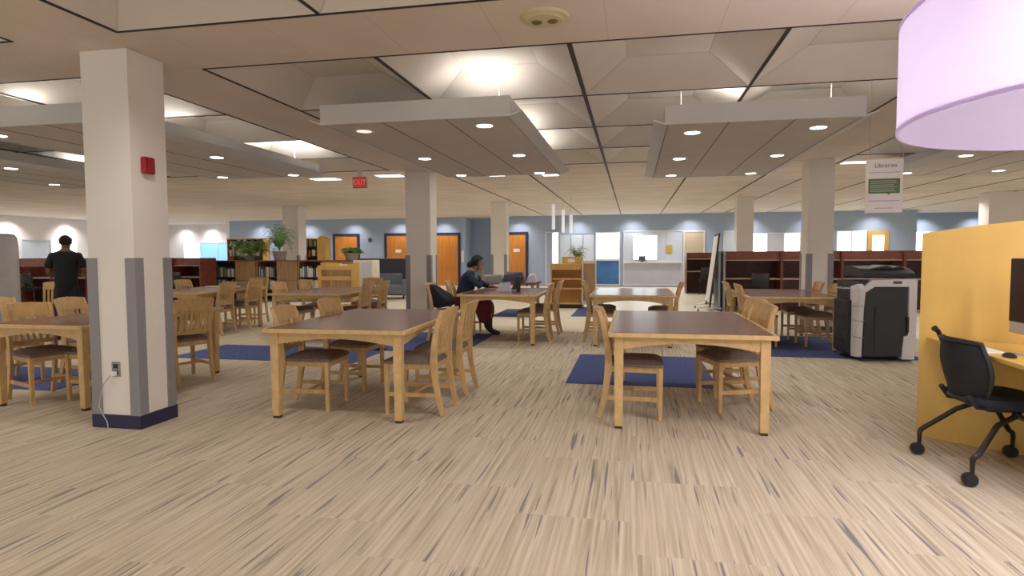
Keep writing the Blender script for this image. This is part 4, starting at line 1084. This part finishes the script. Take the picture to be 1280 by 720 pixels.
# clothes over the same skeleton
P2 = [(0, 0, .74, .185, .165), (0, -.005, 1.06, .172, .140), (0, 0, 1.28, .182, .132), (0, .01, 1.42, .145, .108), (0, .025, 1.475, .068, .064)]
E2 = [(0, 1), (1, 2), (2, 3), (3, 4)]
for s in (-1, 1):
    n0 = len(P2); P2 += [(s*.175, .01, 1.405, .074), (s*.225, 0, 1.29, .066), (s*.245, .02, 1.19, .064)]; E2 += [(3, n0), (n0, n0+1), (n0+1, n0+2)]
skinned('tshirt', P2, E2, M['tshirt'], man)
P3 = [(0, 0, 1.06, .150, .122), (0, 0, .90, .160, .135)]; E3 = [(0, 1)]
for s in (-1, 1):
    n0 = len(P3); P3 += [(s*.09, 0, .80, .095), (s*.112, .01, .67, .092), (s*.122, .02, .49, .073), (s*.127, -.01, .30, .068), (s*.132, -.02, .07, .06)]; E3 += [(1, n0)]+[(n0+i, n0+i+1) for i in range(4)]
skinned('jeans', P3, E3, M['jeans'], man)
for s in (-1, 1):
    skinned('shoe', [(s*.132, -.06, .045, .045, .042), (s*.135, .06, .042, .048, .036), (s*.14, .16, .035, .042, .03)], [(0, 1), (1, 2)], M['boots'], man)
def hair_cap(parent, c, rx, ry, rz, cut, m, name='hair', fwd=(0, 1)):
    """dome of hair following the skull, open at the face"""
    n, k = 24, 12; vs = []; fs = []
    for i in range(k+1):
        th = math.pi*.72*i/k
        for j in range(n):
            a = 2*math.pi*j/n; d = (math.sin(th)*math.cos(a), math.sin(th)*math.sin(a), math.cos(th))
            face = d[0]*fwd[0]+d[1]*fwd[1]
            z = d[2]
            if face > .25: z = max(z, cut)
            q = 1+.02*math.sin(9*a+5*th)
            vs.append((c[0]+rx*d[0]*q, c[1]+ry*d[1]*q, c[2]+rz*z*q))
    for i in range(k):
        for j in range(n): fs.append((i*n+j, i*n+(j+1) % n, (i+1)*n+(j+1) % n, (i+1)*n+j))
    fs.append(tuple(range(n)))
    return MB().add(vs, fs).build(name, m, parent, smooth=True)
hair_cap(man, (0, .052, 1.662), .088, .102, .098, .45, M['hair'])
for s in (-1, 1): skinned('ear', [(s*.084, .06, 1.64, .01, .018), (s*.088, .055, 1.61, .009, .014)], [(0, 1)], M['skin'], man)
skinned('nose', [(0, .155, 1.645, .010), (0, .172, 1.615, .015)], [(0, 1)], M['skin'], man)
# phone-like camera held up
tag(MB().box(-.04, .04, -.005, .005, -.07, .07).build('phone', M['black'], loc=(-9.16, 8.56, 1.08)), 'dark phone held in the hands of the standing person', 'phone')

# ---- seated woman, facing +x, leaning on the table (local origin on the floor under the hips)
wm = thing('person', 'seated person with dark hair, navy top and maroon skirt reading at a table', 'person', (-2.82, 9.98, 0), 0)
P = []; E = []
pel = add((0, 0, .56), .125, .145); wa = add((.03, 0, .72), .105, .13, pel); ch = add((.10, 0, .90), .115, .15, wa); sh = add((.165, 0, 1.02), .085, .125, ch)
nk = add((.22, 0, 1.09), .048, .048, sh); hd0 = add((.275, 0, 1.135), .062, .058, nk); hd1 = add((.275, 0, 1.21), .082, .070, hd0); hd2 = add((.26, 0, 1.275), .055, .05, hd1)
# left arm (+y) folded on the table, right arm (-y, nearer the camera) props the face
a = add((.16, -.165, 1.0), .052, None, sh); b = add((.25, -.20, .90), .044, None, a); e = add((.36, -.19, .80), .038, None, b); f = add((.385, -.13, .93), .033, None, e); w = add((.36, -.075, 1.06), .025, .022, f)
hand_chain(P, E, w, Vector((.36, -.075, 1.06)), Vector((-.15, .12, 1)).normalized(), Vector((1, 0, .15)).normalized(), Vector((0, -1, 0)), L=.075, r=.009)
a = add((.16, .165, 1.0), .052, None, sh); b = add((.24, .22, .88), .044, None, a); e = add((.33, .24, .80), .038, None, b); f = add((.45, .17, .795), .032, None, e); w = add((.54, .09, .79), .024, .02, f)
hand_chain(P, E, w, Vector((.54, .09, .79)), Vector((.8, -.55, -.02)).normalized(), Vector((.55, .8, 0)).normalized(), Vector((0, 0, 1)), L=.075, r=.009)
for s, fx in ((-1, .50), (1, .40)):
    h = add((.08, s*.09, .54), .09, None, pel); k0 = add((.27, s*.10, .53), .078, None, h); k = add((.44, s*.10, .50), .062, None, k0); c = add((fx-.02, s*.10, .33), .052, None, k); an = add((fx-.03+.02, s*.10, .10), .036, None, c)
    ft = add((fx+.06, s*.10, .05), .035, .036, an); to = add((fx+.15, s*.105, .03), .024, .034, ft)
skinned('body', P, E, M['skin2'], wm)
P2 = [(0, 0, .53, .138, .16), (.02, 0, .68, .125, .148), (.09, 0, .88, .135, .165), (.155, 0, 1.01, .105, .145), (.20, 0, 1.065, .072, .074)]
E2 = [(0, 1), (1, 2), (2, 3), (3, 4)]
for pts in ([(.16, -.165, 1.0, .066), (.25, -.20, .90, .058), (.355, -.19, .808, .05), (.385, -.135, .92, .042)], [(.16, .165, 1.0, .066), (.24, .22, .88, .058), (.33, .24, .812, .048), (.44, .18, .802, .042)]):
    n0 = len(P2); P2 += pts; E2 += [(3, n0)]+[(n0+i, n0+i+1) for i in range(3)]
skinned('cardigan', P2, E2, M['navy_shirt'], wm)
skinned('scarf', [(.225, 0, 1.055, .062, .07), (.235, -.02, .98, .05, .06), (.22, -.03, .86, .045, .05)], [(0, 1), (1, 2)], M['scarf'], wm)
prof = [(-.15, .69), (.06, .64), (.24, .605), (.43, .595), (.52, .53), (.535, .38), (.50, .19), (.30, .16), (.34, .40), (.10, .445), (-.15, .45)]
cx_, cz_ = .2, .5; vs = []; fs = []; ysl = [(-.20, .82), (-.18, .95), (-.10, 1.0), (0, .97), (.10, 1.0), (.18, .95), (.20, .82)]
for yy, k_ in ysl: vs += [(cx_+(x-cx_)*k_, yy, cz_+(z-cz_)*k_) for x, z in prof]
q = len(prof)
for i in range(len(ysl)-1):
    for k in range(q): fs.append((i*q+k, i*q+(k+1) % q, (i+1)*q+(k+1) % q, (i+1)*q+k))
fs += [tuple(range(q)), tuple((len(ysl)-1)*q+k for k in range(q-1, -1, -1))]
sk = MB().add(vs, fs).build('skirt', M['skirt'], wm, smooth=True); sb = sk.modifiers.new('sub', 'SUBSURF'); sb.levels = 1; sb.render_levels = 1
for s, fx in ((-1, .50), (1, .40)):
    skinned('boot', [(fx-.015, s*.10, .32, .058), (fx-.01, s*.10, .14, .048), (fx, s*.10, .06, .046, .045), (fx+.08, s*.102, .045, .036, .042), (fx+.17, s*.106, .03, .026, .036)], [(0, 1), (1, 2), (2, 3), (3, 4)], M['boots'], wm, root=2)
hair_cap(wm, (.258, 0, 1.225), .112, .098, .108, .30, M['hair'], fwd=(1, 0))
skinned('hair_bun', [(.19, 0, 1.20, .07), (.13, -.005, 1.17, .06), (.08, -.01, 1.14, .035)], [(0, 1), (1, 2)], M['hair'], wm)
for s in (-1, 1):
    skinned('ear', [(.27, s*.072, 1.20, .009), (.265, s*.075, 1.175, .008)], [(0, 1)], M['skin2'], wm)
    MB().lathe([(.002, -.006), (.009, -.003), (.011, 0), (.009, .003), (.002, .006)], (0, 0, 0), 10).build('eye', M['hair'], wm, loc=(.350, s*.030, 1.205))
skinned('nose', [(.352, 0, 1.205, .008), (.368, 0, 1.18, .013)], [(0, 1)], M['skin2'], wm)
skinned('mouth', [(.335, -.02, 1.145, .006), (.345, 0, 1.145, .007), (.335, .02, 1.145, .006)], [(0, 1), (1, 2)], M['skirt'], wm)

# laptop, papers, bottle on her table
t = thing('laptop', 'open grey laptop on the table before the seated person', 'laptop', (-2.02, 9.9, .7505), R(-12))
MB().box(-.16, .16, -.13, .13, 0, .018).build('keyboard_base', M['silver'], t)
MB().hexa([(.13, -.16, .018), (.145, -.16, .018), (.145, .16, .018), (.13, .16, .018)], [(.20, -.16, .22), (.212, -.16, .22), (.212, .16, .22), (.20, .16, .22)]).build('screen', M['slate'], t)
tag(MB().hexa([(-.10, -.02, 0), (.11, -.02, 0), (.11, .02, 0), (-.10, .02, 0)], [(-.08, -.01, .13), (.10, -.01, .15), (.10, .0, .15), (-.08, .0, .13)]).build('open_book', M['frost'], loc=(-2.02, 9.60, .7505)), 'pale folded paper standing on the table before the seated person', 'paper')
t = thing('water_bottle', 'black water bottle on the seated person\'s table', 'bottle', (-1.78, 9.55, .7505))
MB().lathe([(.030, 0), (.033, .01), (.033, .16), (.022, .185), (.018, .20)], (0, 0, 0), 18).build('bottle_body', M['black'], t, smooth=True)
MB().lathe([(.020, .20), (.020, .235), (.016, .24)], (0, 0, 0), 14).build('cap', M['dark_metal'], t, smooth=True)

# ================================================================== LIGHT
# wall washers that scallop the far walls
def wash(x, y, e, col=(1, .95, .92), ax=0, z=2.84, ay=0):
    l = bpy.data.lights.new('wall_washer', 'SPOT'); l.energy = e; l.spot_size = R(120); l.spot_blend = 1; l.color = col; l.shadow_soft_size = .05
    o = bpy.data.objects.new('wall_washer', l); COL.objects.link(o); o.location = (x, y, z); o.rotation_euler = (R(ax), R(ay), 0)
for x in (-16.5, -14.2, -12, -9.8, -7.9, -4.6, -2.2, 0, 2.2, 4.4, 6.6, 8.8): wash(x, 24.6, 48, ax=18)
for x in (11.3, 13.2): wash(x, 26.7, 60, ax=18)
for x in (-22.4, -20.9, -19.4): wash(x, 27.0, 70, ax=18)
for y in (17.0, 19.4, 21.9, 24.4): wash(-23.0, y, 100, ay=18)
# rows of ceiling lamps in the flat ceiling further back
k = 0
for y in (13.2, 15.8, 18.6, 21.4, 23.8):
    for x in (-20, -16, -12.5, -8.8, -5.2, -1.6, 1.4, 5.0, 8.6, 12):
        spot(x, y, 2.9, 105, 2.5, 1)
# the room behind the camera: more rows of lamps in the ceiling
for y in (-1.5, 1.0, 3.4):
    for x in (-9, -6, -3, 0, 3, 6): spot(x, y, 2.86, 52, 2.5, 1)
# even world light added as fill, entering through the open side behind the camera
w = bpy.data.worlds.new('world'); bpy.context.scene.world = w; w.use_nodes = True
w.node_tree.nodes['Background'].inputs[0].default_value = (1.0, .95, .90, 1); w.node_tree.nodes['Background'].inputs[1].default_value = 1.2

# ================================================================== CAMERA
cam = bpy.data.cameras.new('camera'); co = bpy.data.objects.new('camera', cam); COL.objects.link(co)
cam.sensor_width = 36; cam.lens = 36*765/1280; cam.clip_start = .05
yaw, pit, rol = R(11.16), R(3.2), R(-.25)
fw = Vector((-math.sin(yaw)*math.cos(pit), math.cos(yaw)*math.cos(pit), -math.sin(pit))); rt = Vector((math.cos(yaw), math.sin(yaw), 0)); up = rt.cross(fw)
rt2 = rt*math.cos(rol)+up*math.sin(rol); up2 = up*math.cos(rol)-rt*math.sin(rol)
mw = Matrix.Identity(4)
for i in range(3): mw[i][0] = rt2[i]; mw[i][1] = up2[i]; mw[i][2] = -fw[i]
mw[0][3], mw[1][3], mw[2][3] = 0, 0, 1.35
co.matrix_world = mw
sc = bpy.context.scene; sc.camera = co
sc.view_settings.view_transform = 'Standard'; sc.view_settings.look = 'None'; sc.view_settings.gamma = 1; sc.view_settings.exposure = 0.14
sc.view_settings.use_curve_mapping = False
